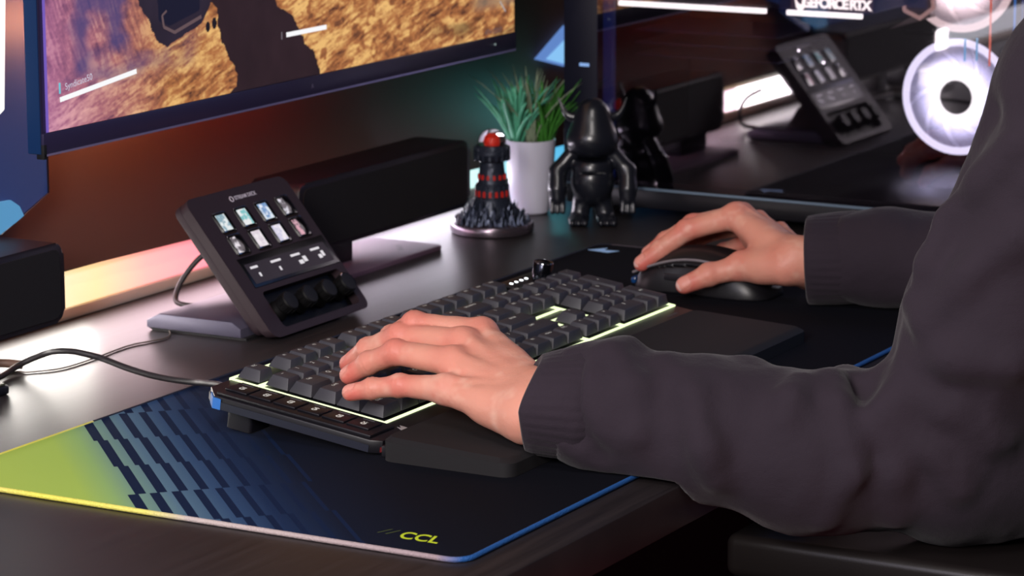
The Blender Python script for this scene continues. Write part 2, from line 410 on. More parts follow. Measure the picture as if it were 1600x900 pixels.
# ------------------------------------------------------------------ keyboard
KT = .1323
kb = empty('keyboard', (0, 0, 16), 'full size black mechanical keyboard with macro keys, lime perimeter light and a volume knob', 'keyboard', rot=(KT, 0, 0))
U = 19.05
plate = [(-41, -15), (-36, -22), (434, -22), (434, 118), (431, 121), (-26, 121), (-41, 108)]
prism('case', plate, -9, 0, 'z', M_plastic, kb, bev=.8)
prism('case_base', [(-34, 20), (428, 20), (428, 114), (-22, 114), (-34, 104)], -9.4, -9, 'z', M_plastic, kb)
prism('edge_trim', [(-41.6, -15), (-41.6, 108.5), (-26.4, 121.7), (-24, 121.7), (-39.4, 108)], -8.4, -3.4, 'z', mat('edge_trim_grey', (36, 38, 50), .35), kb)
prism('blue_lit_corner', [(-41.8, 102), (-41.8, 108.4), (-33, 116), (-32.5, 115), (-40, 108)], -8.8, -1.2, 'z', mat('corner_blue_lit', (50, 112, 190), .35), kb)  # blue light on the rear left corner, put in as colour
prism('rear_foot', rrect(-30, 84, -4, 104, 3), -23.6, -9, 'z', M_plastic, kb)
prism('rear_foot', rrect(404, 84, 430, 104, 3), -23.6, -9, 'z', M_plastic, kb)
box('macro_strip', (-38.5, -13.5, 0), (-7.5, 108, 2.2), M_plastic, kb, bev=.6)
def ring(x0, y0, x1, y1, g=4.0, w=1.3):
    bm = bmesh.new()
    for lo, hi in (((x0-g, y0-g), (x1+g, y0-g+w)), ((x0-g, y1+g-w), (x1+g, y1+g)), ((x0-g, y0-g+w), (x0-g+w, y1+g-w)), ((x1+g-w, y0-g+w), (x1+g, y1+g-w))):
        bm_box(bm, (lo[0], lo[1], -.5), (hi[0], hi[1], 1.2))
    return bobj('light_bar', bm, M_lime, kb)
ring(0, 0, 15*U, 5*U, 4.2, 1.7); ring(0, 5.2*U, 15*U, 6.2*U, 3.4); ring(15.25*U, 3*U-2, 18.0*U, 5*U, 3.4, 1.7)
ring(15.25*U, 0, 17.95*U, U, 4, 1.6); ring(18.35*U, 0, 22.5*U, 5*U, 3.8, 1.8); ring(16.25*U, U, 17.25*U, 2*U, 3.4)
LEG = {}
def keycap_mesh(w, h):
    k = (w, h)
    if k in LEG: return LEG[k]
    W_, H_ = w*U, h*U
    bm = bmesh.new(); g = .45
    b0 = [(g, g), (W_-g, g), (W_-g, H_-g), (g, H_-g)]; t0 = [(3.0, 2.3), (W_-3.0, 2.3), (W_-3.0, H_-4.1), (3.0, H_-4.1)]
    lo = [bm.verts.new(Vector((x, y, 2.0))*S) for x, y in b0]; hi = [bm.verts.new(Vector((x, y, 9.9))*S) for x, y in t0]
    bm.faces.new(lo[::-1]); top = bm.faces.new(hi)
    for i in range(4): bm.faces.new((lo[i], lo[(i+1) % 4], hi[(i+1) % 4], hi[i]))
    bmesh.ops.bevel(bm, geom=[e for e in bm.edges if abs(e.verts[0].co.z-e.verts[1].co.z) > .001 or e in list(top.edges)], offset=.55*S, segments=2, profile=.5, affect='EDGES')
    me = bpy.data.meshes.new('keycap'); bmesh.ops.recalc_face_normals(bm, faces=bm.faces); bm.to_mesh(me); bm.free()
    me.polygons.foreach_set('use_smooth', [True]*len(me.polygons)); me.set_sharp_from_angle(angle=math.radians(28)); me.materials.append(M_key)
    LEG[k] = me; return me
def key(x, y, w, leg, h=1):
    o = bpy.data.objects.new('keycap', keycap_mesh(w, h)); link(o, kb); o.location = Vector((x*U, y*U, 0))*S
    if leg:
        sz = 4.6 if len(leg) == 1 else 3.0
        text('legend', leg, sz, M_legend, o, frame((w*U/2, h*U/2+2.2, 9.94), (1, 0, 0), (0, 1, 0)), .01)
def row(y, x, items):
    for it in items:
        w = 1; leg = it
        if isinstance(it, tuple): leg, w = it
        if leg is not None: key(x, y, w, leg)
        x += w
row(5.2, 0, ['ESC', (None, 1), 'F1', 'F2', 'F3', 'F4', (None, .5), 'F5', 'F6', 'F7', 'F8', (None, .5), 'F9', 'F10', 'F11', 'F12', (None, .25), 'PRT', 'SCR', 'PAU'])
row(4, 0, ['~', '1', '2', '3', '4', '5', '6', '7', '8', '9', '0', '-', '=', ('BACKSPACE', 2), (None, .25), 'INS', 'HOM', 'PGU', (None, .25), 'NUM', '/', '*', '-'])
row(3, 0, [('TAB', 1.5)]+list('QWERTYUIOP[]')+[('\\', 1.5), (None, .25), 'DEL', 'END', 'PGD', (None, .25), '7', '8', '9'])
row(2, 0, [('CAPS', 1.75)]+list('ASDFGHJKL;\'')+[('ENTER', 2.25), (None, .25), (None, 3), (None, .25), '4', '5', '6'])
row(1, 0, [('SHIFT', 2.25)]+list('ZXCVBNM,./')+[('SHIFT', 2.75), (None, 1.25), '^', (None, 1.25), '1', '2', '3'])
row(0, 0, [('CTRL', 1.25), ('WIN', 1.25), ('ALT', 1.25), ('', 6.25), ('ALT', 1.25), ('FN', 1.25), ('MENU', 1.25), ('CTRL', 1.25), (None, .25), '<', 'v', '>', (None, .25), ('0', 2), '.'])
key(21.5, 2, 1, '+', 2); key(21.5, 0, 1, 'ENT', 2)
for i in range(6):
    y = 98-19.3*i
    o = box('macro_key', (-31, y-8.8, 2.2), (-13, y+8.6, 3.6), M_plastic, kb, bev=.5)
    text('legend', 'G%d' % (i+1), 5.2, M_legend, o, frame((-22.5, y-.5, 3.64), (1, 0, 0), (0, 1, 0)), .02, off=.0002)
    box('key_mark', (-15.5, y-4, 3.5), (-14.6, y+5, 3.75), mat('grey_mark', (90, 90, 95), .4), o)
kn = lathe('volume_knob', [(0, 0), (9.2, 0), (9.2, 1.2), (7.9, 1.6), (7.9, 16.6), (7.2, 17.6), (6.6, 17.3), (0, 17.0)], mat('knob_metal', (42, 44, 52), .14, metal=.9), kb, 40, (402, 100, .3))
tube('knob_rim', [(402+7.6*math.cos(a), 100+7.6*math.sin(a), 17.6) for a in np.linspace(0, 2*math.pi, 33)[:-1]], .35, M_chrome, kn, 6, True)
box('indicator_panel', (362, 101, 0), (424, 117, 3.5), M_plastic, kb, bev=.6)
for i in range(4):
    lathe('indicator_light', [(0, 0), (1.5, 0), (1.5, .6), (0, .9)], glow('white_indicator', (245, 250, 255), 3.0), kb, 12, (369+8*i, 109, 3.4))
prism('sail_emblem', [(-8, -20), (-3.5, -13), (-3, -16), (1, -12.5), (.5, -19)], 0, .25, 'z', mat('silver_emblem', (200, 205, 215), .3, metal=.6), kb)
text('case_name', 'VANGUARD', 3.2, mat('grey_mark', (90, 90, 95), .4), kb, frame((408, -13.5, .05), (1, 0, 0), (0, 1, 0)), .02)
tube('red_lit_corner', [(-37, -21.5, -6), (-33, -22.6, -6), (-28, -22.6, -6)], 1.8, glow('dim_red', (170, 30, 40), .25), kb)  # red light caught by the front corner, put in as a dim glow

# wrist rest
wr = empty('wrist_rest', (185, -75, 3), 'soft black wrist rest lying in front of the keyboard', 'wrist rest')
bm = bmesh.new(); pts = rrect(-48, -124, 416, -27, 9, 5)
lo = [bm.verts.new(Vector((x-185, y+75, .2))*S) for x, y in pts]
md = [bm.verts.new(Vector((x-185, y+75, 9+(y+124)*.045))*S) for x, y in pts]
pin = rrect(-44, -120, 412, -30, 7, 5)
hi = [bm.verts.new(Vector((x-185, y+75, 11.5+(y+124)*.05))*S) for x, y in pin]
n = len(pts); bm.faces.new(lo); bm.faces.new(hi[::-1])
for a, b_ in ((lo, md), (md, hi)):
    for i in range(n): bm.faces.new((a[i], b_[i], b_[(i+1) % n], a[(i+1) % n]))
bobj('cushion', bm, M_soft, wr, 30)
box('hinge_strip', (-225, 47, .5), (225, 52, 8), M_plastic, wr, bev=.6)

# keyboard cable with plug, second cable, dock cable
cb = prop(tube('keyboard_cable', smooth_path([(-4, 118, 24), (18, 142, 21), (36, 168, 16), (49, 188, 12), (56, 212, 10), (57, 232, 11), (61, 255, 13), (66, 279, 16), (62, 293, 19), (60, 302, 20), (62, 317, 18), (65, 330, 14), (59, 343, 8), (47, 346, 4.5), (26, 341, 3.5), (-20, 332, 3), (-160, 322, 3)], 5), 2.3, M_rubber, None, 10), 'braided grey brown cable arching over the desk from the keyboard to the left edge', 'cable')
prop(tube('power_cable', smooth_path([(64, 350, 4), (56, 366, 5), (30, 380, 5), (-60, 390, 5), (-200, 395, 5)], 8), 3.4, mat('brown_cable', (96, 72, 62), .5), None, 10), 'thick brown cable lying behind the thinner one at the left edge', 'cable')
plug = empty('cable_adapter', (0, 322, 0), 'small black adapter box lying at the left edge of the desk', 'adapter')
box('housing', (-60, -12, 0), (-2, 12, 7), M_plastic, plug, bev=2)
box('top_plate', (-58, -10, 7), (-4, 10, 8.4), mat('pale_plate', (96, 96, 78), .5), plug, bev=.5)
prop(tube('thin_wire', smooth_path([(-100, 360, .8), (40, 352, .8), (58, 339, .8), (80, 326, .8), (119, 325, .8), (167, 328, .8), (206, 320, .8), (240, 345, .8)], 8), .6, mat('beige_wire', (96, 84, 78), .6), None, 6), 'thin beige wire curving over the desk behind the arching cable', 'cable')

# ------------------------------------------------------------------ dock with keys, strip and dials
dk_ = empty('control_deck', (301, 290, 0), 'tilted black control deck with eight lit keys, a touch strip and four dials', 'control deck')
o0 = Vector((-70, -52.4, 2.8)); A = math.radians(50.6)
DM = frame(o0, (1, 0, 0), (0, math.cos(A), math.sin(A)))          # face frame: x right, y up the slope, z out
def dbox(name, lo, hi, m, parent, bev=0): return box(name, lo, hi, m, parent, bev, 3, DM)
M_dk = mat('deck_plastic', (46, 33, 39), .6, spec=.35, bump=[(1500, .02)])
# body = plate with a recessed well
bm = bmesh.new(); bm_prism(bm, rrect(0, 10.5, 140, 130, 7, 6), -14, -7.9, 'z', .8)
bmesh.ops.transform(bm, matrix=DM, verts=bm.verts)
body = bobj('body', bm, M_dk, dk_)
def faceplate():
    """front plate, 1.5 mm thick, with a cut-out for the dial well"""
    bm = bmesh.new(); outer = rrect(0, 0, 140, 130, 9, 6); inner = rrect(20, 6.5, 131, 39.5, 4, 6)
    def loop(pts, z): return [bm.verts.new(Vector((x, y, z))*S) for x, y in pts]
    ot, it, ib, ob = loop(outer, 0), loop(inner, 0), loop(inner, -8), loop(rrect(0, 4.2, 140, 130, 9, 6), -8)
    n = len(outer)
    for i in range(n):
        j = (i+1) % n
        bm.faces.new((ot[i], ot[j], it[j], it[i])); bm.faces.new((it[i], it[j], ib[j], ib[i])); bm.faces.new((ot[i], ob[i], ob[j], ot[j]))
    bmesh.ops.transform(bm, matrix=DM, verts=bm.verts)
    return bobj('face_plate', bm, M_dk, dk_)
faceplate()
bm = bmesh.new(); bm_prism(bm, rrect(20, 6.5, 131, 39.5, 4, 6), -7.99, -7.7, 'z'); bmesh.ops.transform(bm, matrix=DM, verts=bm.verts)
bobj('dial_well', bm, mat('well_black', (5, 4, 6), .6, spec=.2), dk_)
def icon_mat(name, c1, c2, s):
    m = bpy.data.materials.new(name); m.use_nodes = True; nt = m.node_tree; bs = nt.nodes['Principled BSDF']; bs.inputs['Base Color'].default_value = (.01, .01, .01, 1); bs.inputs['Roughness'].default_value = .15
    tc = nt.nodes.new('ShaderNodeTexCoord'); n = nt.nodes.new('ShaderNodeTexNoise'); n.inputs['Scale'].default_value = 190; nt.links.new(tc.outputs['Object'], n.inputs['Vector'])
    r = nt.nodes.new('ShaderNodeValToRGB'); r.color_ramp.elements[0].color = lin(c1)+(1,); r.color_ramp.elements[1].color = lin(c2)+(1,); r.color_ramp.elements[0].position = .42; r.color_ramp.elements[1].position = .56
    nt.links.new(n.outputs[0], r.inputs[0]); nt.links.new(r.outputs[0], bs.inputs['Emission Color']); bs.inputs['Emission Strength'].default_value = s
    return m
icols = [((120, 165, 180), (230, 240, 240)), ((90, 190, 190), (235, 240, 240)), ((50, 130, 190), (220, 235, 245)), ((20, 18, 30), (225, 225, 235)), ((24, 20, 26), (235, 230, 235)), ((215, 205, 215), (238, 232, 236)), ((200, 200, 225), (240, 236, 242)), ((70, 20, 40), (215, 150, 165))]
for r_ in range(2):
    for c_ in range(4):
        i = r_*4+c_; x = 22+29.2*c_; y = 94.5-19.8*r_+(0 if r_ else 1)
        k = dbox('lcd_key', (x, y-1, -.4), (x+16.5, y+16.5, 1.0), mat('key_gloss', (10, 9, 13), .12), dk_, .9)
        dk2 = dbox('key_picture', (x+(1.2 if i in (3, 4, 7) else 1.2), y+.6, 1.0), (x+(8 if i in (3, 4, 7) else 13.2), y+15, 1.15), icon_mat('key_picture_%s' % 'abcdefgh'[i], *icols[i], .8), k)
        bm = bmesh.new()
        for q in rrect(x-1, y-2, x+17.5, y+17.5, 3, 4): pass
        tube('key_rim', [tuple((DM @ (Vector((a, b2, .1))*S))/S) for a, b2 in rrect(x-.8, y-1.8, x+17.3, y+17.3, 2.5, 4)], .55, mat('rim_black', (8, 7, 9), .3), k, 5, True); bm.free()
st = dbox('touch_strip', (16, 44, -.3), (138, 71, .35), mat('strip_gloss', (9, 8, 11), .3, spec=.2), dk_, .5)
dbox('strip_display', (20, 47, .35), (133, 65, .45), mat('strip_lit', (12, 10, 14), .4, spec=.2, emis=(54, 44, 54), es=.45), st)
M_ic = glow('strip_icons', (240, 235, 240), .85)
for i, (w1, w2) in enumerate(((10, 5), (14, 5), (13, 12), (13, 9))):
    x = 25+28.5*i
    dbox('caption', (x, 60, .45), (x+w1, 62, .55), M_ic, st)
    dbox('icon', (x+6, 52, .45), (x+6+w2*.5, 55.5, .55), M_ic, st)
    if i > 1: dbox('icon', (x+6+w2*.6, 53, .45), (x+6+w2, 58, .55), M_ic, st)
text('printed_name', 'STREAM DECK', 4.6, mat('pale_print', (215, 205, 215), .5), dk_, DM @ frame((77, 121, .1), (1, 0, 0), (0, 1, 0)), .03, off=.0001)
tube('printed_ring', [tuple((DM @ (Vector((57.5+2.2*math.cos(a), 121+2.2*math.sin(a), .1))*S))/S) for a in np.linspace(0, 2*math.pi, 17)[:-1]], .4, mat('pale_print', (215, 205, 215), .5), dk_, 5, True)
for i in range(4):
    x = 34+28*i
    d = lathe('dial', [(0, 0), (8.6, 0), (8.8, 2), (8.0, 3), (7.4, 8), (8.2, 9), (8.2, 16.5), (7.4, 17.5), (0, 17)], mat('dial_black', (9, 8, 10), .6, spec=.3), dk_, 28, (x, 23, -7.7), DM)
    bm = bmesh.new()
    for k in range(12):
        a = 2*math.pi*k/12; bm_tube(bm, [(x+8.3*math.cos(a), 23+8.3*math.sin(a), 3), (x+8.3*math.cos(a), 23+8.3*math.sin(a), 8)], .5, 5)
    bmesh.ops.transform(bm, matrix=DM, verts=bm.verts); bobj('grip', bm, MATS['dial_black'], d)
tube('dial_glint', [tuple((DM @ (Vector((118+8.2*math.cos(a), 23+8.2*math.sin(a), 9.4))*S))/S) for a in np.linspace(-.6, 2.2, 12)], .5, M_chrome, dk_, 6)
# stand
prism('stand_base', [(-26, 2), (62, 2), (62, 8), (50, 14), (-18, 14), (-26, 9)], -78, 66, 'x', mat('stand_grey', (84, 80, 98), .4, metal=.3, bump=[(900, .02)]), dk_, bev=1.2)
prism('rubber_foot', [(-30, 0), (58, 0), (62, 2), (-30, 2)], -76, 64, 'x', M_soft, dk_)
prism('stand_neck', [(-14, 12), (24, 12), (10, 36), (2, 40)], -8, 50, 'x', M_dk, dk_, bev=1)
prop(tube('deck_cable', smooth_path([(331, 352, 50), (327, 372, 38), (318, 384, 20), (308, 384, 6), (304, 372, 3), (312, 360, 3), (336, 362, 3)], 8), 2.2, M_rubber, None, 8), 'dark cable hanging down behind the tilted control deck', 'cable')

# ------------------------------------------------------------------ speakers
M_spk = mat('speaker_black', (24, 21, 28), .42); M_grille = mat('speaker_grille', (15, 13, 18), .8, bump=[(1500, .3)])
def speaker(x0, x1, z0, z1, label, base):
    t = empty('speaker', ((x0+x1)/2, 365, 0), label, 'speaker')
    T = Matrix.Translation(-Vector(((x0+x1)/2, 365, 0))*S)
    bm = bmesh.new(); bm_prism(bm, rrect(x0, z0, x1, z1, 10, 6), 347, 398, 'y', 2.5); bmesh.ops.transform(bm, matrix=T, verts=bm.verts); bobj('housing', bm, M_spk, t)
    bm = bmesh.new(); bm_prism(bm, rrect(x0+6, z0+4, x1-6, z1-5, 7, 6), 346.2, 347.3, 'y'); bmesh.ops.transform(bm, matrix=T, verts=bm.verts); bobj('grille', bm, M_grille, t)
    if base:
        bm = bmesh.new(); bm_box(bm, (x0+30, 352, 2), (x0+92, 386, z0+3), 2, 2, T); bobj('stand_neck', bm, M_spk, t)
        bm = bmesh.new(); bm_prism(bm, rrect(x0+20, 318, x0+188, 392, 6), .2, 4.2, 'z', .8); bmesh.ops.transform(bm, matrix=T, verts=bm.verts); bobj('base_plate', bm, mat('plate_mauve', (104, 80, 98), .6, spec=.25), t)
        text('printed_name', 'ELGATO', 7, mat('dark_print', (40, 26, 38), .5), t, T @ frame((x0+158, 345, 4.25), (.8, .6, 0), (-.6, .8, 0)), .02)
    else:
        for x in (x0+30, x1-150):
            bm = bmesh.new(); bm_box(bm, (x, 356, .2), (x+30, 388, z0+3), 2, 2, T); bobj('foot', bm, M_spk, t)
    return t
speaker(436, 722, 22, 83, 'long black desktop speaker on a flat metal plate, behind the control deck', True)
speaker(-170, 114, 28, 89, 'long black desktop speaker with rounded end, cut by the left edge', False)

# ------------------------------------------------------------------ monitor
mon = empty('monitor', (424, 345, 160), 'large flat black monitor showing a rocky game scene with white status bars', 'monitor')
T = Matrix.Translation(-mon.location)
def mb(name, lo, hi, m, parent=mon, bev=0): return box(name, lo, hi, m, parent, bev, 2, T)
M_bez = mat('monitor_bezel', (44, 38, 66), .32)
mb('housing', (71, 331, 160), (777, 344, 570), M_bez, bev=1.5)
mb('chin', (71, 329.2, 160), (777, 332, 176), M_bez, bev=.4)
mb('lower_lip', (72, 329.0, 159.2), (776, 331, 160.8), mat('lip_blue_lit', (150, 145, 190), .3, metal=.5))  # blue-lit lower edge put in as a paler lip colour
mb('side_frame', (70.2, 331.5, 161), (71.2, 343, 570), mat('side_blue_lit', (20, 50, 92), .35, metal=.2))  # blue light from the left panel, put into this face's colour
mb('foot_block', (70.8, 329, 157), (74.5, 336, 168), mat('foot_black', (8, 8, 10), .7), bev=.5)
text('bezel_emblem', 'A', 5.5, mat('emblem_grey', (150, 140, 160), .3, metal=.5), mon, T @ frame((431.5, 329.1, 167.5), (1, 0, 0), (0, 0, 1)), .05)
lathe('power_light', [(0, 0), (1, 0), (1, .6), (0, .6)], glow('led_pale', (170, 190, 190), .6), mon, 10, M=T @ frame((737, 329.0, 169), (1, 0, 0), (0, 0, 1)))
# colour strips stuck on the back of the monitor wash the board behind it
for x0_, x1_, c_, g_ in ((180, 320, (255, 165, 112), 130), (335, 520, (255, 58, 48), 40)):
    mb('rear_light', (x0_, 344.2, 232), (x1_, 347, 240), glow('rear_%d' % x0_, c_, g_))
# wall mount arm (the screen hangs clear of the desk)
mb('vesa_mount', (374, 344, 330), (474, 362, 430), M_plastic, bev=2); mb('wall_arm', (404, 360, 360), (444, 421, 400), M_plastic, bev=2)
def inpoly(X, Y, P):
    r = np.zeros(X.shape, bool); n = len(P)
    for i in range(n):
        x1, y1 = P[i]; x2, y2 = P[(i+1) % n]
        if y1 == y2: continue
        r ^= ((y1 > Y) != (y2 > Y)) & (X < (x2-x1)*(Y-y1)/(y2-y1)+x1)
    return r
def screen():
    x0, x1, z0, z1 = 74.5, 774, 176.5, 566
    xs = np.arange(x0, x1+.1, .95); zs = np.concatenate((np.arange(z0, 285, .55), np.arange(285, z1+.1, 6)))
    X, Z = np.meshgrid(xs, zs)
    P = np.stack((X, np.zeros_like(X), Z), -1)
    wx = fbm(P/34, 3)-.45; wz = fbm((P+90)/30, 3)-.45
    Q = P.copy(); Q[..., 0] += 26*wx; Q[..., 2] += 26*wz
    rock = fbm(Q/np.array([26, 1, 11.0]), 6)                     # streaked strata
    det = fbm(Q/np.array([6.0, 1, 4.0]), 4); fold = np.abs(fbm(Q/np.array([38, 1, 15.]), 5)-.48)*6
    fine = fbm(P/np.array([2.6, 1, 1.7])+60, 3)
    # strata: steep streaks on the left cliff, nearly level ones on the sand in front
    steep = np.clip((Z-200-(X-90)*.10)/22, 0, 1)*np.clip((225-X)/30, 0, 1)
    a1 = (X+Z*.45+10*wx)/2.6; b1 = (Z-X*.45)/17; st1 = fbm(np.stack((a1, np.zeros_like(X), b1), -1), 4)
    a2 = (X*.94+Z*.30)/13; b2 = (Z-X*.28+9*wz)/2.3; st2 = fbm(np.stack((a2, np.zeros_like(X)+7, b2), -1), 4)
    stk = st1*steep+st2*(1-steep)
    spots = np.clip((fbm(P/np.array([10, 1, 7.])+30, 4)-.53)*7, 0, 1)*(.25+.55*np.clip((X-380)/40, 0, 1)+.35*steep)
    v = np.clip(.60+(rock-.47)*1.0+(stk-.45)*1.15+(fine-.45)*.5, 0, 1)*(1-.75*np.clip(spots, 0, 1))*(1-.25*steep)
    v = np.clip(v, 0, 1)[..., None]
    dark = np.array(lin((58, 30, 32))); mid = np.array(lin((178, 112, 66))); hi = np.array(lin((240, 190, 118)))
    c = np.where(v < .5, dark+(mid-dark)*v*2, mid+(hi-mid)*(v-.5)*2)
    # left: screen glare painted in as a purple wash; violet patches at upper left
    w = np.clip((230-X)/150, 0, 1)[..., None]**1.0
    vio = np.array(lin((190, 118, 190)))*(.45+.7*v)
    c = c*(1-.62*w)+vio*.62*w
    sh = np.clip((fbm(P/np.array([42, 1, 30.])+5, 3)-.50)*6, 0, 1)*np.clip((300-X)/120, 0, 1)*np.clip((Z-196)/15, 0, 1)
    c = c*(1-.8*sh[..., None])+np.array(lin((70, 66, 120)))*.8*sh[..., None]
    # dark crevices on the right
    cr = np.clip((fbm(P/np.array([55, 1, 12.])+40, 4)-.47)*7, 0, 1)*np.clip((X-600)/110, 0, 1)*np.clip((215-Z)/20, 0, 1)
    c = c*(1-.9*cr[..., None])+np.array(lin((44, 22, 22)))*.9*cr[..., None]
    tl = np.clip((X-690)/20, 0, 1)*np.clip((Z-199)/8, 0, 1); c = c*(1-.6*tl[..., None])+np.array(lin((150, 130, 110)))*.6*tl[..., None]
    # silhouette of a figure with gear, seen from behind
    A_ = [(150, 560), (196, 261), (204, 247), (212, 234), (228, 222), (248, 228), (274, 234), (281, 242), (286, 249), (288, 262), (300, 560)]
    A0 = [(150, 560), (178, 285), (196, 255), (214, 230), (228, 222), (246, 228), (275, 236), (288, 250), (288, 560)]
    B_ = [(288, 252), (295, 245), (297, 231), (303, 216), (313, 202), (323, 190), (321, 181), (303, 172), (443, 172), (443, 178), (441, 185), (435, 195), (420, 206), (411, 219), (401, 230), (382, 238), (378, 244), (384, 270), (384, 560), (288, 560)]
    jit = (fbm(P/6, 3)-.45)*5
    for poly, col in ((A0, (38, 30, 44)), (B_, (40, 25, 30))):
        k = inpoly(X+jit, Z+jit, poly)[..., None]; tex = .65+.7*fbm(P/20, 4)[..., None]
        c = np.where(k, np.array(lin(col))*tex*1.25, c)
    k = inpoly(X, Z, [(214, 300), (218, 243), (232, 238), (272, 246), (276, 300)])[..., None]; c = np.where(k, np.array(lin((20, 20, 42))), c)
    for cx, cz, r in ((283, 232, 3), (292, 234, 3.2)):
        k = (((X-cx)/r)**2+((Z-cz)/(r*1.4))**2 < 1)[..., None]; c = np.where(k, np.array(lin((22, 18, 28))), c)
    c = np.where((X < 78)[..., None], np.array(lin((118, 92, 190))), c)
    nx, nz = len(xs), len(zs)
    V = np.stack((X, np.full_like(X, 329.4), Z), -1).reshape(-1, 3)-np.array([424, 345, 160])
    i = np.arange((nz-1)*(nx-1)); r_, q_ = i//(nx-1), i % (nx-1); a = r_*nx+q_
    Q_ = np.stack((a, a+1, a+nx+1, a+nx), 1)
    m = bpy.data.materials.new('game_picture'); m.use_nodes = True; nt = m.node_tree; bs = nt.nodes['Principled BSDF']
    bs.inputs['Base Color'].default_value = (.01, .01, .012, 1); bs.inputs['Roughness'].default_value = .5; bs.inputs['Specular IOR Level'].default_value = .15
    at = nt.nodes.new('ShaderNodeVertexColor'); at.layer_name = 'tint'; nt.links.new(at.outputs[0], bs.inputs['Emission Color']); bs.inputs['Emission Strength'].default_value = .95
    nobj('screen', V, Q_, m, mon, np.clip(c, 0, 1).reshape(-1, 3))
screen()
M_hud = glow('hud_white', (250, 250, 252), 1.0)
def hud(name, p, q, w, m=M_hud):
    p = np.array(p, float); q = np.array(q, float); d = (q-p)/np.linalg.norm(q-p); n = np.array([-d[1], d[0]])*w/2
    return (lambda o: o)(_hud(name, [tuple(p-n), tuple(q-n), tuple(q+n), tuple(p+n)], m))
def _hud(name, pts, m):
    bm = bmesh.new(); bm_prism(bm, pts, 329.0, 329.35, 'y'); bmesh.ops.transform(bm, matrix=T, verts=bm.verts); return bobj(name, bm, m, mon)
hud('status_bar', (92, 198.5), (187, 208.5), 3.6); hud('status_bar', (394, 214), (454, 214.2), 3.8)
hud('status_tick', (92, 211), (92, 203), 1.6, glow('hud_cyan', (120, 220, 240), .8)); hud('status_tick', (387, 211), (387, 217), 1.2, glow('hud_dim', (150, 140, 150), .5))
text('player_text', 'Syndicate50', 7.0, glow('hud_text', (225, 220, 240), .8), mon, T @ frame((115, 329.1, 209), (1, 0, .12), (-.12, 0, 1)), .02)
hud('strap_line', (222, 247), (224, 238), 2.0, glow('hud_strap', (110, 88, 92), .8)); hud('strap_line', (224, 238), (238, 232.5), 2.4, MATS['hud_strap']); hud('strap_line', (238, 232.5), (274, 241), 2.6, MATS['hud_strap'])
hud('strap_line', (228, 250), (222, 247), 1.6, MATS['hud_strap'])
text('corner_text', '4TH-ODST', 6.5, glow('hud_grey', (120, 112, 122), .55), mon, T @ frame((735, 329.1, 181), (1, 0, 0), (0, 0, 1)), .02)
hud('white_streak', (747, 207), (757, 197), 1.4, glow('hud_streak', (190, 185, 185), .8))

# ------------------------------------------------------------------ glass wall panels
M_navy = mat('navy_glass', (30, 46, 86), .5, emis=(38, 62, 120), es=.45)
pl = empty('glass_light_panel', (60, 405, 76), 'dark blue glass wall panel with a cut corner, left of the monitor', 'light panel')
T2 = Matrix.Translation(-pl.location)
def tp(o_bm, name, m, par, TT): bmesh.ops.transform(o_bm, matrix=TT, verts=o_bm.verts); return bobj(name, o_bm, m, par)
bm = bmesh.new(); bm_prism(bm, [(161, 430), (161, 114), (119, 98), (60, 76), (-260, 76), (-260, 430)], 396, 409, 'y', .8); tp(bm, 'glass', M_navy, pl, T2)
bm = bmesh.new(); bm_prism(bm, [(173, 430), (173, 128), (163, 128), (100, 110), (-250, 100), (-250, 430)], 409, 420.5, 'y', .5); tp(bm, 'backing', mat('blue_lit_plate', (26, 62, 120), .6, emis=(22, 66, 130), es=.6), pl, T2)  # blue-lit look of the backing is put in as emission
tp((lambda b: (bm_tube(b, [(161, 395.5, 430), (161, 395.5, 114), (60, 395.5, 76), (-260, 395.5, 76)], .7, 6), b)[1])(bmesh.new()), 'edge_line', mat('edge_dark', (14, 14, 26), .3), pl, T2)
bm = bmesh.new(); bm_prism(bm, [(30, 176), (84, 176), (102, 186), (107, 267), (112, 430), (30, 430)], 388, 395.8, 'y', 1); bmesh.ops.transform(bm, matrix=T2, verts=bm.verts); bobj('white_lamp', bm, glow('warm_white_lamp', (255, 250, 246), 1.3), pl)
bm = bmesh.new(); bm_prism(bm, [(60, 80), (119, 99), (127, 102), (122, 110), (112, 116), (60, 118)], 393, 395.6, 'y'); tp(bm, 'corner_lamp', glow('cyan_lamp', (96, 165, 215), .75), pl, T2)
pr_ = empty('glass_light_panel', (1040, 430, 104), 'bright pale blue angular wall panel showing between monitor and computer case', 'light panel')
T3 = Matrix.Translation(-pr_.location)
bm = bmesh.new(); bm_prism(bm, [(977, 123), (1037, 150), (1110, 160), (1110, 103), (1037, 109)], 414, 420.5, 'y', .6); tp(bm, 'frame', glow('blue_frame', (105, 145, 215), .85), pr_, T3)
bm = bmesh.new(); bm_prism(bm, [(990, 122), (1037, 140), (1108, 150), (1108, 105), (1037, 111)], 412, 414.2, 'y', .3); tp(bm, 'diffuser', glow('pale_blue_diffuser', (140, 200, 250), .95), pr_, T3)

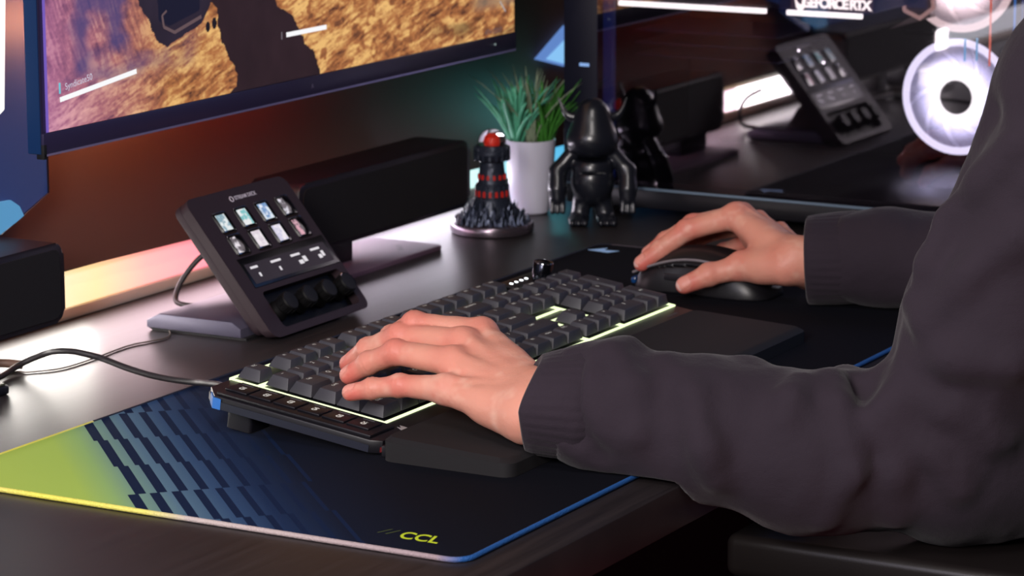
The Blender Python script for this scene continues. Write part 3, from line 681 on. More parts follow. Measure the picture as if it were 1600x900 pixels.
# ------------------------------------------------------------------ computer case
pc = empty('computer_case', (980, 85, 0), 'large black computer case with a tinted glass side, white light bars and ring fans', 'computer case')
T4 = Matrix.Translation(-pc.location)
M_case = mat('case_black', (16, 16, 22), .35); M_in = mat('case_inside', (14, 12, 18), .6)
def cbx(name, lo, hi, m, bev=0, par=pc): return box(name, lo, hi, m, par, bev, 2, T4)
cbx('base', (852, -150, 8), (1116, 318, 27), M_case, 2)
for x in (870, 1080):
    for y in (-130, 270): cbx('foot', (x, y, 0.1), (x+26, y+30, 8), M_soft, 1)
cbx('rear_pillar', (850, 283, 27), (880, 319, 470), mat('case_navy', (14, 16, 34), .5), 1)
cbx('rear_panel', (880, 315, 27), (1116, 319, 470), M_in); cbx('motherboard_tray', (1112, -150, 27), (1116, 315, 470), M_in)
cbx('front_panel', (850, -154, 27), (1116, -150, 470), M_case); cbx('top_panel', (850, -154, 466), (1116, 319, 470), M_case)
cbx('power_supply_cover', (860, -120, 27), (1110, 280, 33), mat('cover_dark', (20, 18, 24), .3), .5)
def glass_mat():
    m = bpy.data.materials.new('tinted_mirror_glass'); m.use_nodes = True; nt = m.node_tree; nt.nodes.remove(nt.nodes['Principled BSDF'])
    tr = nt.nodes.new('ShaderNodeBsdfTransparent'); tr.inputs[0].default_value = (.70, .67, .70, 1)
    gl = nt.nodes.new('ShaderNodeBsdfGlossy'); gl.inputs['Roughness'].default_value = .02; gl.inputs[0].default_value = (.95, .90, 1, 1)
    mx = nt.nodes.new('ShaderNodeMixShader'); mx.inputs[0].default_value = .17
    nt.links.new(tr.outputs[0], mx.inputs[1]); nt.links.new(gl.outputs[0], mx.inputs[2]); nt.links.new(mx.outputs[0], nt.nodes['Material Output'].inputs[0]); return m
cbx('glass_side', (848.5, -150, 29), (850, 283, 468), glass_mat())
cbx('glass_edge', (847.6, -150, 26.4), (850, 319, 28.6), mat('glass_edge_grey', (120, 140, 160), .25, metal=.4))
cbx('cable_strip', (856, 271, 30), (864, 281, 460), mat('blue_cables', (40, 60, 130), .4, emis=(30, 50, 130), es=.2), 1)
gpu = cbx('graphics_card', (950, 48, 190), (1076, 312, 240), mat('gpu_shell', (44, 36, 40), .4), 2)
M_wl = glow('white_bar_light', (255, 250, 246), 4)
cbx('light_bar', (947, 157, 184.6), (951, 312, 189.4), M_wl, .8, gpu); cbx('light_bar', (947, 60, 184.6), (951, 136, 189.4), M_wl, .8, gpu)
cbx('lit_plate', (948.8, 50, 190.6), (950.2, 132, 214), mat('lit_brown', (70, 50, 46), .4, emis=(96, 66, 58), es=.5), 0, gpu)
text('lit_name', 'GEFORCE RTX', 12.5, glow('lit_letters', (255, 246, 238), 3.5), gpu, T4 @ frame((948.3, 86, 197), (0, -1, 0), (0, 0, 1)), .2, spacing=.8, off=.0006)
bm = bmesh.new(); bm_prism(bm, [(y-64, z+17) for y, z in [(192, 185), (190, 175), (186, 171), (182, 175), (180, 185), (183, 180), (186, 178), (189, 180)]], 947.6, 948.6, 'x'); bmesh.ops.transform(bm, matrix=T4, verts=bm.verts); bobj('lit_emblem', bm, MATS['lit_letters'], gpu)
for z in (160, 148, 136):
    cbx('heat_fin', (960, 150, z), (1070, 300, z+1.5), mat('fin_blue', (36, 38, 66), .4))
M_ring = glow('fan_ring_light', (232, 230, 255), 3.0)
def fan(cy, cz, tint):
    f = cbx('fan_frame', (1090, cy-58, cz-58), (1112, cy+58, cz+58), M_in, 3)
    lathe('ring_light', [(49, 0), (49.5, 2.5), (54.5, 3), (56, 1.5), (56, 0), (49, 0)], M_ring if tint else glow('fan_ring_warm', (248, 224, 220), 2.0), f, 64, M=T4 @ frame((1089.6, cy, cz), (0, -1, 0), (0, 0, 1)) @ Matrix.Translation((0, 0, 0)))
    R = T4 @ frame((1089.6, cy, cz), (0, -1, 0), (0, 0, 1))
    lathe('diffuser_disc', [(0, .3), (49, .3), (49, 0), (0, 0)], fan_disc(tint), f, 64, M=R)
    lathe('hub', [(0, 5.4), (15.6, 5.4), (16.4, 4.6), (16.4, .4)], mat('hub_black', (20, 22, 34), .3), f, 40, M=R)
    lathe('hub_light', [(16.5, .5), (16.5, 5.6), (18, 5.2), (18, .5)], glow('hub_white', (255, 253, 250), 3.5), f, 40, M=R)
    for k in range(9):
        a0 = 2*math.pi*k/9; V = []; Fc = []
        for i in range(7):
            t = i/6; r = 18+30.5*t; a = a0+.62*t
            for s_ in range(4):
                b2 = a+s_*.50/3*(1+.25*t); V.append(R @ (Vector((r*math.cos(b2), r*math.sin(b2), 1.0+3.0*s_/3*(1-.35*t)))*S))
        for i in range(6):
            for s_ in range(3): q = i*4+s_; Fc.append((q, q+1, q+5, q+4))
        o = mobj('blade', V, Fc, blade_mat(), f); o.modifiers.new('thick', 'SOLIDIFY').thickness = .0006
def fan_disc(tint):
    nm = 'fan_disc_%d' % tint
    if nm in MATS: return MATS[nm]
    m = bpy.data.materials.new(nm); m.use_nodes = True; nt = m.node_tree; bs = nt.nodes['Principled BSDF']
    bs.inputs['Base Color'].default_value = (.35, .35, .42, 1); bs.inputs['Roughness'].default_value = .4
    bs.inputs['Emission Color'].default_value = lin((196, 196, 232) if tint else (226, 206, 204))+(1,); # LEDs sit round the hub: the frosted disc gives off most light there
    tc = nt.nodes.new('ShaderNodeTexCoord'); ln = nt.nodes.new('ShaderNodeVectorMath'); ln.operation = 'DISTANCE'; ln.inputs[1].default_value = (109.6*S, (19-85)*S, ((98 if tint else 216))*S)
    nt.links.new(tc.outputs['Object'], ln.inputs[0]); mr = nt.nodes.new('ShaderNodeMapRange'); mr.interpolation_type = 'SMOOTHSTEP'
    mr.inputs[1].default_value = .022; mr.inputs[2].default_value = .047; mr.inputs[3].default_value = 9; mr.inputs[4].default_value = 1.0
    nt.links.new(ln.outputs['Value'], mr.inputs[0]); nt.links.new(mr.outputs[0], bs.inputs['Emission Strength'])
    MATS[nm] = m; return m
def blade_mat():
    return mat('frosted_blade', (215, 215, 235), .35, alpha=.16)
fan(19, 98, 1); fan(19, 216, 0)
hx = [(1050, 46+17*math.cos(a), 193+17*math.sin(a)) for a in np.linspace(.4, .4+2*math.pi, 7)[:-1]]
tp((lambda b: (bm_tube(b, [Vector(p) for p in hx], 2.2, 6, True), b)[1])(bmesh.new()), 'cooler_ring_light', glow('cooler_ring', (250, 200, 190), .8), pc, T4)
bm = bmesh.new(); bm_prism(bm, [(p[1], p[2]) for p in hx], 1051, 1060, 'x', 1); tp(bm, 'cooler_cap', mat('cooler_grey', (120, 108, 112), .35, metal=.5), pc, T4)
bm = bmesh.new(); bm_prism(bm, [(75, 164), (33, 177), (33, 181), (49, 179)], 1050, 1062, 'x'); tp(bm, 'cooler_bracket', mat('bracket_grey', (150, 140, 140), .35, metal=.6), pc, T4)
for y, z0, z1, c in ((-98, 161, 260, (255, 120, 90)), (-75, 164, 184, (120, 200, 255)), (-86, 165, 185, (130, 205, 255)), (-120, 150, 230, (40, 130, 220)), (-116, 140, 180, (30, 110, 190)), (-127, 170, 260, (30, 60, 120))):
    cbx('streak_rod', (859, y-.7, z0), (860.4, y+.7, z1), glow('tube_%d_%d_%d' % c, c, 1.5))  # thin emissive rods that follow coloured streaks at the glass
for y, z in ((81, 165), (56.5, 155.5)):
    tp((lambda b: (bm_lathe(b, [(0, 0), (1.5, .4), (1.5, 1), (0, 1.6)], 12), bmesh.ops.transform(b, matrix=frame((854, y, z), (0, -1, 0), (0, 0, 1)), verts=b.verts), b)[2])(bmesh.new()), 'status_light', glow('status_white', (255, 245, 255), 4), pc, T4)
cbx('panel_light_spot', (849.4, 292, 138), (850.4, 302, 141), glow('spot_blue', (150, 190, 250), .8))  # glowing chip added for the wall panel's light at the pillar

# ------------------------------------------------------------------ potted plant
pot = empty('potted_plant', (824, 340, 0), 'small green grassy plant in a white ribbed pot, behind the tower figurine', 'plant')
pot.scale = (1.14, 1.14, 1.2)
lathe('pot', [(0, 0), (13, 0), (15, 1.5), (18, 20), (20.6, 57), (20.6, 58.2), (19.2, 58.4), (18.8, 52), (0, 52)], mat('white_ceramic', (204, 202, 218), .4, sss=.05), pot, 48)
lathe('soil', [(0, 53), (18.9, 52.6)], mat('soil', (34, 26, 22), .95, bump=[(300, 1.5)]), pot, 24)
def foliage(name, cx, cy, n, hmin, hmax, lean, m, seed, w=2.1):
    rg = random.Random(seed); bm = bmesh.new()
    for k in range(n):
        a = rg.uniform(0, 2*math.pi); L = rg.uniform(hmin, hmax); ln = lean*rg.uniform(.15, 1)
        bx, by = cx+rg.uniform(-3, 3)+2.5*math.cos(a), cy+rg.uniform(-3, 3)+2.5*math.sin(a)
        prev = None; ww = w*rg.uniform(.8, 1.2)
        tw = rg.uniform(-.4, .4)
        for i in range(8):
            t = i/7; r = ln*L*t**1.5; z = 52+L*(t-.18*ln*t*t)
            cxp, cyp = bx+r*math.cos(a+tw*t), by+r*math.sin(a+tw*t); hw = ww*(.55+.9*t)*(1-t)**.55 if t < 1 else 0
            nx, ny = -math.sin(a)*hw, math.cos(a)*hw
            p0 = bm.verts.new(Vector((cxp-nx, cyp-ny, z+.25*hw))*S); pm = bm.verts.new(Vector((cxp, cyp, z-.35*hw))*S); p1 = bm.verts.new(Vector((cxp+nx, cyp+ny, z+.25*hw))*S)
            if prev:
                bm.faces.new((prev[0], prev[1], pm, p0)); bm.faces.new((prev[1], prev[2], p1, pm))
            prev = (p0, pm, p1)
    bmesh.ops.remove_doubles(bm, verts=bm.verts, dist=1e-6)
    o = bobj(name, bm, m, pot, 60); md = o.modifiers.new('thick', 'SOLIDIFY'); md.thickness = .0004; return o
foliage('leaf_rosette', -8, 10, 74, 32, 60, .74, mat('leaf_cyan_lit', (96, 186, 150), .36, var=(70, .5)), 3, 3.1)  # cyan light on this clump is put into its leaf colour
foliage('leaf_rosette', 8, -9, 70, 28, 60, .74, mat('leaf_green', (70, 140, 52), .4, var=(70, .7)), 9, 2.0)
foliage('leaf_tips', 0, 0, 30, 48, 68, .8, mat('leaf_pale', (136, 150, 124), .5), 21, 1.0)

# ------------------------------------------------------------------ tower figurine
tw = empty('tower_figurine', (720, 323, 0), 'small dark castle tower figurine on a round base with a red glowing dome', 'figurine'); tw.scale = (1.09, 1.09, 1.07)
lathe('base', [(0, 0), (32, 0), (34.5, 1), (35, 3), (35, 7), (34, 8.6), (30, 9.4), (0, 9.6)], mat('base_pewter', (120, 108, 118), .25, metal=.85), tw, 56)
M_tow = mat('tower_stone', (46, 51, 64), .32, metal=.35, bump=[(260, .8)])
bm = bmesh.new()
bm_lathe(bm, [(21, 9), (18, 20), (15.5, 28), (15.5, 30), (13.4, 30.5), (13.0, 40), (13.6, 40.6), (13.6, 42), (12.2, 42.4), (10.5, 54), (10, 60), (13, 63), (15.2, 67), (15.2, 71), (13.4, 74.5), (12, 75), (0, 74)], 16)
for k in range(16):
    a = 2*math.pi*k/16
    bm_box(bm, (-1.1, -1, 62), (1.1, 1.4, 73.5), .3, 1, Matrix.Rotation(a, 4, 'Z') @ Matrix.Translation((0, .0138, 0)))
    bm_box(bm, (-.8, -.8, 30), (.8, .9, 41), .2, 1, Matrix.Rotation(a+.2, 4, 'Z') @ Matrix.Translation((0, .0134, 0)))
tower = bobj('tower', bm, M_tow, tw, 25)
bm = bmesh.new(); rg = random.Random(5)
for k in range(300):
    a = rg.uniform(0, 2*math.pi); r = rg.uniform(15, 32); h = max(3, (33-r)*1.0+rg.uniform(0, 5)); w = rg.uniform(.9, 2.2)
    r0 = bmesh.ops.create_cone(bm, segments=5, radius1=w*S, radius2=w*.25*S, depth=h*S, cap_ends=True)
    Mx = Matrix.Translation(Vector((r*math.cos(a), r*math.sin(a), 9+h/2-1))*S) @ Matrix.Rotation(rg.uniform(-.35, .35), 4, 'X') @ Matrix.Rotation(rg.uniform(-.35, .35), 4, 'Y')
    for v in r0['verts']: v.co = Mx @ v.co
bobj('rubble', bm, mat('rubble_metal', (44, 50, 66), .3, metal=.6), tw, 20)
M_redw = glow('red_window', (190, 34, 26), .5)
for z, rr, n_, h in ((48, 11.6, 14, 4.2), (34, 13.6, 16, 5.2)):
    bm = bmesh.new()
    for k in range(n_):
        a = 2*math.pi*k/n_
        bm_prism_pts = [(-1.1, z-h/2), (1.1, z-h/2), (1.1, z+h/4), (0, z+h/2), (-1.1, z+h/4)]
        b2 = bmesh.new(); bm_prism(b2, bm_prism_pts, rr-1.2, rr+.5, 'y'); bmesh.ops.transform(b2, matrix=Matrix.Rotation(a, 4, 'Z'), verts=b2.verts)
        me = bpy.data.meshes.new('tmp'); b2.to_mesh(me); b2.free(); bm.from_mesh(me); bpy.data.meshes.remove(me)
    bobj('window_row', bm, M_redw, tw, 20)
lathe('red_core', [(0, 73), (5, 74), (6, 77), (5, 81), (2.6, 83), (0, 83.4)], mat('red_core', (190, 40, 25), .35, emis=(190, 40, 26), es=.25, bump=[(500, 1.2)]), tw, 24)
lathe('glass_dome', [(11.4, 73), (11.8, 77), (10.6, 82), (7.5, 86), (3.5, 88), (0, 88.6)], mat('dome_glass', (255, 255, 255), .03, trans=1, ior=1.22), tw, 32)

# ------------------------------------------------------------------ horned creature
toy = empty('creature_figurine', (802, 263, 0), 'glossy black vinyl creature figurine with two horns standing by the computer case', 'figurine', rot=(0, 0, math.radians(-151))); toy.scale = (.98, .98, 1.1)
M_vin = mat('black_vinyl', (24, 26, 34), .3, coat=.25)
def creature(p):   # local: x = its front, y = its left, z up
    body = ell(p, (2, 0, 36), (18.5, 20.5, 21)); body = smin(body, ell(p, (0, 0, 50), (17, 20, 9)), 5)
    head = smin(ell(p, (2, 0, 71), (21, 24.5, 16)), ell(p, (0, 0, 88), (15.5, 17.5, 18)), 12)
    d = smin(body, head, 1.5)
    d = np.maximum(d, -ell(p, (12, 0, 55.2), (17, 27, 1.7)))
    d = np.maximum(d, -ell(p, (20, 0, 44.5), (9, 22, .8)))
    for s in (1, -1):
        leg = cone(p, (0, s*10, 18), (2, s*12, 7), 9, 8.5); foot = ell(p, (7, s*13.5, 4), (15, 10, 5)); d = smin(d, leg, 4); d = smin(d, foot, 3)
        for k in (-1, 0, 1): d = smin(d, ell(p, (20, s*(13.5+k*6), 3.2), (5, 3.2, 3.2)), 1)
        arm = smin(cone(p, (0, s*20, 58), (2, s*33, 44), 7, 7.5), cone(p, (2, s*33, 44), (8, s*33, 30), 8, 9), 3)
        d = smin(d, arm, 3); d = smin(d, ell(p, (9, s*33, 23), (8, 7.5, 7)), 3)
        for k in range(3): d = smin(d, cone(p, (12, s*(28+k*5), 21), (15, s*(28+k*5), 12), 2.8, 2.3), 1)
    return d
V, Q = nets(creature, (-26, -45, -2), (30, 45, 110), 1.0); V[:, 2] = np.maximum(V[:, 2], 0)
nobj('body', V, Q, M_vin, toy)
for s in (1, -1):
    P_ = smooth_path([(-1, s*15, 89), (-1, s*23, 91), (-1, s*28, 97), (-2, s*32, 106)], 5)
    tube('horn', P_, [5.0*(1-.85*i/(len(P_)-1)) for i in range(len(P_))], M_vin, toy, 10)

# ------------------------------------------------------------------ mouse
ms = empty('computer_mouse', (557, 27, 3), 'black wireless mouse held under the right hand', 'mouse')
def mousef(p):
    x, y, z = p[..., 0], p[..., 1], p[..., 2]
    t = np.clip((y+62)/124, 0, 1)
    hw = 31-4*np.exp(-((t-.55)/.18)**2)-3*t; top = 10+27*np.sin(np.pi*np.clip(.12+.80*(1-t), 0, 1))**.9
    q = np.sqrt((np.abs(x)/hw)**3.0+(np.maximum(z, 0)/top)**2.2+(np.abs(y)/62)**4.5+1e-9)
    d = (q-1)*16; d = np.maximum(d, -(z-.3))
    d = np.maximum(d, -np.maximum(np.abs(x)-.5, -(y-12)))         # slit between buttons
    d = np.maximum(d, -(np.maximum(np.abs(z-top*.62)-.45, np.abs(np.abs(x)-hw*.86)-3)))
    return d
V, Q = nets(mousef, (-36, -66, -2), (36, 66, 42), .9); nobj('shell', V, Q, mat('mouse_black', (24, 23, 27), .36), ms)
bm = bmesh.new(); bm_tube(bm, smooth_path([(-23, 58, 14), (-25, 40, 21.5), (-26, 20, 27.5), (-28, 0, 30), (-29, -20, 29)], 6), 1.1, 6); bobj('side_trim', bm, mat('mouse_trim', (150, 145, 152), .3, metal=.4), ms)
bm = bmesh.new(); bm_lathe(bm, [(0, -3), (8, -3), (9, -2), (9, 2), (8, 3), (0, 3)], 24, (0, 0, 0), Matrix.Translation((0, .038, .0185)) @ Matrix.Rotation(math.pi/2, 4, 'Y')); bobj('scroll_wheel', bm, M_soft, ms)
bm = bmesh.new(); bm_box(bm, (-31, -28, 12), (-28.5, 0, 18), .8); bobj('side_button', bm, mat('mouse_button', (34, 33, 38), .3), ms)
bm = bmesh.new(); bm_box(bm, (-31, 4, 12), (-28.5, 26, 17), .8); bobj('side_button', bm, MATS['mouse_button'], ms)
bm = bmesh.new(); bm_box(bm, (-18, 58, 3), (18, 63, 9), 2); bobj('front_lip', bm, mat('blue_gloss', (20, 60, 110), .2), ms)

# ------------------------------------------------------------------ person
person = empty('person', (330, -520, -300), 'person in a charcoal sweatshirt typing with the left hand, right hand on mouse', 'person')
PT = np.array([330, -520, -300.])
def hand(spec):
    Wp = np.array(spec['wrist'], float); Fg = spec['fingers']; fa = np.array(spec['arm'], float); up0 = np.array([0, 0, 1.])
    I, Pk = np.array(Fg['index'][0], float), np.array(Fg['pinky'][0], float); c = (I-Pk)/np.linalg.norm(I-Pk)
    mid = np.array(Fg['middle'][0], float); ax = (mid-Wp)/np.linalg.norm(mid-Wp); nrm = np.cross(ax, c); nrm *= np.sign(nrm@up0+1e-9)
    names = ['index', 'middle', 'ring', 'pinky']; radii = {'index': (10, 8.8, 7.9, 7.0), 'middle': (10.2, 9, 8, 7.1), 'ring': (9.8, 8.5, 7.6, 6.8), 'pinky': (9, 7.5, 6.7, 6.1)}
    def f(p):
        # palm
        d = None
        for k, nme in enumerate(names):
            M_ = np.array(Fg[nme][0], float); w = Wp+c*(13-8.5*k)+ax*4-nrm*2
            e = cone(p, w, M_-nrm*1.5, 13.5, radii[nme][0]+.3); d = e if d is None else smin(d, e, 7)
        palm = cone(p, Wp+ax*25-nrm*9, Wp+ax*62-nrm*7+c*3, 14, 11); d = smin(d, palm, 9)
        heel = cone(p, Wp-c*17+ax*8-nrm*8, (Wp+Pk)/2-c*4-nrm*8, 13, 11.5); d = smin(d, heel, 9)
        th = [np.array(q, float) for q in Fg['thumb']]
        then = cone(p, th[0]+(Wp-th[0])*.1, th[1], 15.5, 12.0); d = smin(d, then, 9)
        # webbing between thumb and index
        web = cone(p, (th[0]+th[1])/2, I*.55+Wp*.45-nrm*4, 9, 9); d = smin(d, web, 12)
        fo = np.minimum(cone(p, Wp+c*9, fa+c*10, 17, 21), cone(p, Wp-c*9, fa-c*10, 17, 21)); fo = smin(cone(p, Wp+c*9, fa+c*10, 16.5, 22), cone(p, Wp-c*9, fa-c*10, 16.5, 22), 14)
        d = smin(d, fo, 12)
        out = None
        for nme in names+['thumb']:
            J = [np.array(q, float) for q in Fg[nme]]
            if nme == 'thumb': rr = (11.5, 10.2, 9.3, 7.6)
            else: rr = radii[nme]
            e = None
            for i in range(3):
                s = cone(p, J[i], J[i+1], rr[i]*(1.0 if i == 0 else .97), rr[i+1]*.96)
                e = s if e is None else smin(e, s, 2.4)
                if i: e = smin(e, np.linalg.norm(p-(J[i]+nrm*.8), axis=-1)-rr[i]*1.0, 3)   # knuckle
            # dorsal knuckle over the metacarpal head
            if nme != 'thumb': e = smin(e, np.linalg.norm(p-(J[0]+nrm*1.3), axis=-1)-rr[0]*.98, 4)
            D_ = smin(d, e, 5)
            out = D_ if out is None else np.minimum(out, D_)
        # extensor tendons: faint ridges on the back of the hand
        for k, nme in enumerate(names):
            M_ = np.array(Fg[nme][0], float)
            out = smin(out, cone(p, Wp+c*(6-4*k)+ax*18+nrm*8.0, M_+nrm*8.2, 2.8, 3.6), 3.2)
        # skin creases over the finger joints
        for nme in names:
            J = [np.array(q, float) for q in Fg[nme]]
            for i in (1, 2):
                dr = (J[i+1]-J[i-1]); dr /= np.linalg.norm(dr); rad = np.linalg.norm(p-J[i], axis=-1)
                out = out+.42*np.cos(((p-J[i])@dr)*2.1)*np.exp(-(((p-J[i])@dr)/3.2)**2)*np.exp(-(rad/13)**4)
        out = out+(fbm(p/9, 3)-.45)*.9
        return out
    allp = np.array([q for v in Fg.values() for q in v]+[Wp, fa]); lo = allp.min(0)-26; hi = allp.max(0)+26
    V, Q = nets(f, lo, hi, 1.15)
    if 'press' in spec: V[:, 2] = np.maximum(V[:, 2], spec['press'](V))
    # colour: redder at knuckles and tips, paler nails
    base = np.array(lin((216, 150, 130))); red = np.array(lin((208, 92, 84))); pale = np.array(lin((228, 178, 158)))
    k = np.zeros(len(V))
    for nme, J in Fg.items():
        for i, q in enumerate(J):
            s = (8, 8, 7, 9)[i]; amt = (.45, .75, .4, .9)[i]; k = np.maximum(k, amt*np.exp(-(np.linalg.norm(V-np.array(q), axis=1)/(s*1.7))**2))
    k = np.clip(k+.28*(fbm(V/16, 3)-.4), 0, 1)
    c_ = base+(red-base)*k[:, None]
    pl_ = np.clip((fbm(V/11+9, 3)-.5)*3, 0, .6)[:, None]; c_ = c_*(1-pl_)+pale*pl_
    for nme, J in Fg.items():
        D0, T0 = np.array(J[2], float), np.array(J[3], float); ax2 = (T0-D0)/np.linalg.norm(T0-D0)
        nn = np.array(spec.get('thumb_up', nrm)) if nme == 'thumb' else nrm; n2 = nn-ax2*(nn@ax2); n2 /= np.linalg.norm(n2); sd = np.cross(ax2, n2)
        r = 7.6 if nme == 'thumb' else radii[nme][3]; q = V-(T0+ax2*.5+n2*r*.85)
        a1, a2, a3 = q@ax2, q@sd, q@n2; m = ((a1/6.3)**4+(a2/(r*.78))**4 < 1) & (a3 > -4.5)
        rim = m & ((a1/5.4)**4+(a2/(r*.66))**4 > 1)
        c_[m] = np.array(lin((224, 152, 138))); c_[rim] = np.array(lin((206, 128, 114)))
        tipw = m & (a1 > 4.4); c_[tipw] = np.array(lin((232, 190, 180)))
    return V-PT, Q, c_
L = dict(wrist=(-4, -119, 42), arm=(35, -205, 34), fingers=dict(
    index=[(58, -43, 69), (45, 2, 73), (64, 31, 58), (80, 52, 42)],
    middle=[(38, -40, 66), (36, 8, 66), (41, 36, 53), (46, 55, 40)],
    ring=[(16, -45, 58), (16, -1, 60), (17, 21, 50), (17, 37, 40)],
    pinky=[(-5, -51, 45), (-8, -18, 44), (-12, 1, 40.5), (-15, 16, 37)],
    thumb=[(32, -92, 36), (62, -62, 36), (74, -30, 36), (78, -8, 35)]))
Rh = dict(wrist=(546, -66, 37), arm=(575, -150, 36), thumb_up=(-.8, -.2, .75), fingers=dict(
    index=[(568, 8, 65), (558, 48, 51), (545, 65, 35.5), (534, 77, 25)],
    middle=[(587, 13, 61), (586, 56, 50), (577, 76, 36), (570, 88, 26)],
    ring=[(602, 6, 53), (607, 46, 44), (602, 68, 32), (598, 74, 18)],
    pinky=[(614, -8, 43), (621, 22, 34), (617, 42, 24), (612, 50, 13)],
    thumb=[(528, -52, 35), (533, -14, 31), (519, 9, 24), (508, 25, 16)]))
def key_plane(V):
    y = np.clip(V[:, 1], -30, 125); z = 16+y*math.sin(KT)/math.cos(KT)+9.9
    return np.where(V[:, 1] > -4, z, np.where(V[:, 1] > -30, 18, 16.5))
L['press'] = key_plane; Rh['press'] = lambda V: np.full(len(V), 3.2)
VL, QL, CL = hand(L); VR, QR, CR = hand(Rh)
# hidden trunk of the body, inside the clothes
def trunk(p):
    d = cone(p, (335, -560, 300), (335, -545, -60), 95, 95)
    d = smin(d, cone(p, (150, -500, 320), (520, -500, 320), 40, 40), 30); d = smin(d, cone(p, (335, -540, 330), (335, -530, 440), 48, 46), 20)
    d = smin(d, cone(p, (150, -500, 320), (112, -352, 6), 38, 30), 12); d = smin(d, cone(p, (112, -352, 6), (35, -205, 34), 30, 20), 10)
    d = smin(d, cone(p, (530, -500, 320), (600, -330, 20), 38, 30), 12); d = smin(d, cone(p, (600, -330, 20), (575, -150, 36), 30, 20), 10)
    return d
VT, QT = nets(trunk, (40, -700, -200), (720, -130, 470), 9.0)
M_skin = mat('skin', (220, 160, 136), .46, sss=.12, attr='tint', bump=[(420, .22), (1600, .05)], spec=.45)
Vb = np.concatenate((VL, VR, VT-PT)); Qb = np.concatenate((QL, QR+len(VL), QT+len(VL)+len(VR)))
nobj('body', Vb, Qb, M_skin, person, np.concatenate((CL, CR, np.tile(np.array(lin((222, 160, 136))), (len(VT), 1)))))

# sweatshirt
def fabric_mat():
    m = mat('charcoal_fleece', (50, 42, 51), .9, bump=[(1400, .25), (60, 1.2)], spec=.2, var=(9, .25))
    m.node_tree.nodes['Principled BSDF'].inputs['Sheen Weight'].default_value = .1
    m.node_tree.nodes['Principled BSDF'].inputs['Sheen Roughness'].default_value = .4
    return m
M_fab = fabric_mat()
def folds(p, seed, sc, amp):
    q = p.copy(); q = q+14*(fbm(p/60+seed, 2)[..., None]-.45)
    n = fbm(q/np.array(sc)+seed, 3); return amp*(1-np.abs(n-.45)*7).clip(-.6, 1)
LA = [(-4, -122, 44, 30), (14, -158, 41, 39), (36, -222, 29, 44), (58, -280, 16, 49), (116, -358, 12, 53)]
UA = [(116, -358, 12, 53), (112, -388, 105, 56), (120, -448, 250, 62), (150, -500, 340, 60)]
RA = [(552, -78, 42, 33), (566, -125, 42, 37), (590, -200, 40, 42), (600, -330, 30, 52), (530, -500, 320, 62)]
FOLD = [([(66, -308, 62), (49, -324, 51), (40, -335, 26)], 0, -4.5), ([(60, -296, 64), (40, -312, 56), (28, -322, 34)], 0, 3),
        ([(38, -285, 65), (25, -285, 58), (16, -285, 49)], 4, 3.2),
        ([(-9, -236, 38), (-8, -243, 23), (-3, -247, 9)], 4, 4.5), ([(-10, -150, 76), (-24, -150, 62), (-30, -158, 36), (-21, -172, 16)], 4, -5),
        ([(68, -349, 120), (70, -358, 145), (77, -367, 172), (68, -389, 198), (60, -416, 226)], 6, 6), ([(72, -338, 135), (80, -348, 170), (84, -362, 205), (78, -390, 240)], 6, -7),
        ([(62, -340, 66), (59, -345, 59), (53, -353, 30)], 4, 5),
        ([(53, -320, 46), (28, -326, 15), (30, -308, -17)], 0, 3.5), ([(47, -336, 45), (48, -348, 13), (62, -342, -20)], 0, 4), ([(50, -341, 57), (58, -364, 29), (66, -382, 3)], 0, 4.5),
        ([(56, -347, 68), (58, -376, 55), (79, -407, 34)], 0, 4), ([(66, -346, 83), (54, -382, 89), (62, -416, 87)], 0, 5), ([(58, -360, 110), (58, -387, 141), (57, -419, 168)], 0, 5),
        ([(5, -170, 80), (-7, -191, 64), (-18, -195, 34)], 0, 3), ([(19, -200, 74), (1, -228, 59), (-13, -244, 31)], 0, 3)]
def shirt(p):
    d = None
    for ch in (LA, UA, RA):
        for a, b2 in zip(ch, ch[1:]):
            e = cone(p, a[:3], b2[:3], a[3], b2[3]); d = e if d is None else smin(d, e, 16)
    body = cone(p, (335, -560, 300), (335, -560, -80), 125, 128); sh = cone(p, (170, -520, 335), (510, -520, 335), 62, 62)
    d = smin(d, smin(body, sh, 50), 30)
    d = smin(d, cone(p, (120, -362, 8), (190, -440, 10), 50, 60), 20)
    # gathered cloth at the elbow and folds down the sleeve
    P = np.array([[(95, -290, 60), (60, -300, 10)], [(80, -330, 66), (52, -322, 0)], [(72, -372, 110), (66, -380, 20)], [(74, -400, 170), (60, -360, 60)], [(22, -170, 78), (-8, -190, 40)], [(8, -190, 4), (-10, -200, 36)], [(60, -240, 66), (20, -255, 30)], [(90, -450, 260), (66, -390, 110)], [(120, -470, 330), (60, -430, 200)]], float)
    for (a, b2) in P: d = smin(d, cone(p, a, b2, 7, 4), 12)
    for pts, r, dp in FOLD:
        for a, b2 in zip(pts, pts[1:]):
            e = cone(p, a, b2, r, r)
            d = smin(d, e+r-dp, 16) if dp > 0 else -smin(-d, e+r+dp, 14)
    w = np.clip(1-np.linalg.norm((p-np.array([100, -345, 30]))/np.array([80, 90, 90]), axis=-1)*.6, .35, 1)
    d = d-folds(p, 3.1, (46, 46, 70), 4.2)*w
    d = d-2.0*(fbm(p/34+11, 3)-.45)
    # hollow at the cuffs so that the hand enters the sleeve
    d = np.maximum(d, -cone(p, (-14, -104, 45), (8, -150, 41), 27, 22)); d = np.maximum(d, -cone(p, (545, -62, 40), (560, -110, 41), 29, 24))
    for c_, ax in (((1, -131, 43), (.45, -.89, -.03)), ((556, -88, 41), (.3, -.95, 0))):
        q = p-np.array(c_, float); d = np.maximum(d, -np.maximum(q@np.array(ax), np.linalg.norm(q, axis=-1)-75)*1.0)
    return d
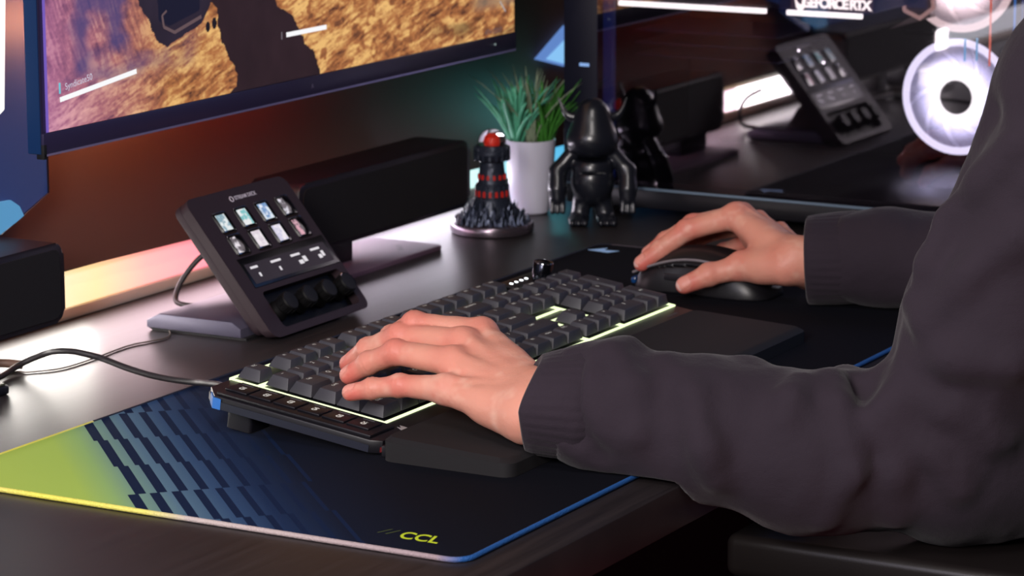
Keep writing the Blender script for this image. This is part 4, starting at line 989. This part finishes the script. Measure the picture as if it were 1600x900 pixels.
V, Q = nets(shirt, (-80, -700, -250), (730, -60, 440), 3.5)
on = (V[:, 1] > -221) & (V[:, 2] < 3.6); V[on, 2] = 3.6
sw = nobj('sweatshirt', V-PT, Q, M_fab, person); sm = sw.modifiers.new('smooth', 'SMOOTH'); sm.factor = .5; sm.iterations = 3
def cuff(c0, c1, rx0, rx1, sh=.0):
    a, b2 = np.array(c0, float), np.array(c1, float); ax = (b2-a); Ln = np.linalg.norm(ax); ax /= Ln
    side = np.cross(ax, [0, 0, 1.]); side /= np.linalg.norm(side); up = np.cross(side, ax); n = 120; V = []
    prof = [(.02, -4.5), (0, -1.5), (-.03, 0), (.0, 1.8), (.15, 2.3), (.5, 2.6), (.85, 2.4), (.97, 1.2), (1.1, -2)]
    for t, o_ in prof:
        for k in range(n):
            an = 2*math.pi*k/n; r = rx0+(rx1-rx0)*t+o_+(.35*math.cos(an*34) if t > .03 else 0)+1.3*math.sin(an*3+t*2)
            sa = math.sin(an); q = a+ax*(Ln*t+sh*(max(sa, 0)**1.4+.3*max(-sa, 0))*r*(1-.7*t))+side*r*math.cos(an)*.97+up*r*math.sin(an)
            q[2] = max(q[2], 3.7); V.append(q-PT)
    Fc = [(i*n+k, i*n+(k+1) % n, (i+1)*n+(k+1) % n, (i+1)*n+k) for i in range(len(prof)-1) for k in range(n)]
    return mobj('cuff', [Vector(v)*S for v in V], Fc, M_fab, person)
cuff((-9, -111, 44), (8, -146, 43), 30.5, 36, .42)
cuff((548, -66, 39), (562, -106, 41), 34, 35)

# ------------------------------------------------------------------ chair
ch = empty('office_chair', (330, -560, -740), 'black office chair with a padded armrest, at the lower right', 'chair')
def cb2(name, lo, hi, m, bev, par=ch): return box(name, [lo[i]-(330, -560, -740)[i] for i in range(3)], [hi[i]-(330, -560, -740)[i] for i in range(3)], m, par, bev, 4)
M_arm = mat('armrest_rubber', (26, 22, 22), .34, bump=[(700, .05)])
for x in (62, 520):
    ar = cb2('armrest', (x, -520, -76), (x+92, -222, -47), M_arm, 7)
    cb2('armrest_post', (x+26, -430, -330), (x+64, -380, -74), M_plastic, 6)
    cb2('armrest_base', (x+3, -516, -84), (x+89, -225, -76), M_plastic, 3)
cb2('seat', (110, -790, -350), (560, -330, -262), M_soft, 30); cb2('backrest', (130, -880, -262), (540, -810, 420), M_soft, 30)
lathe('gas_column', [(0, 60), (25, 60), (25, 410), (0, 410)], M_plastic, ch, 20)
for k in range(5):
    a = 2*math.pi*k/5; leg = tube('leg', [(0, 0, 90), (150*math.cos(a), 150*math.sin(a), 75), (310*math.cos(a), 310*math.sin(a), 55)], [26, 20, 16], M_plastic, ch, 10)
    tube('caster', [(310*math.cos(a)-12, 310*math.sin(a), 27), (310*math.cos(a)+12, 310*math.sin(a), 27)], 26, M_plastic, leg, 16)
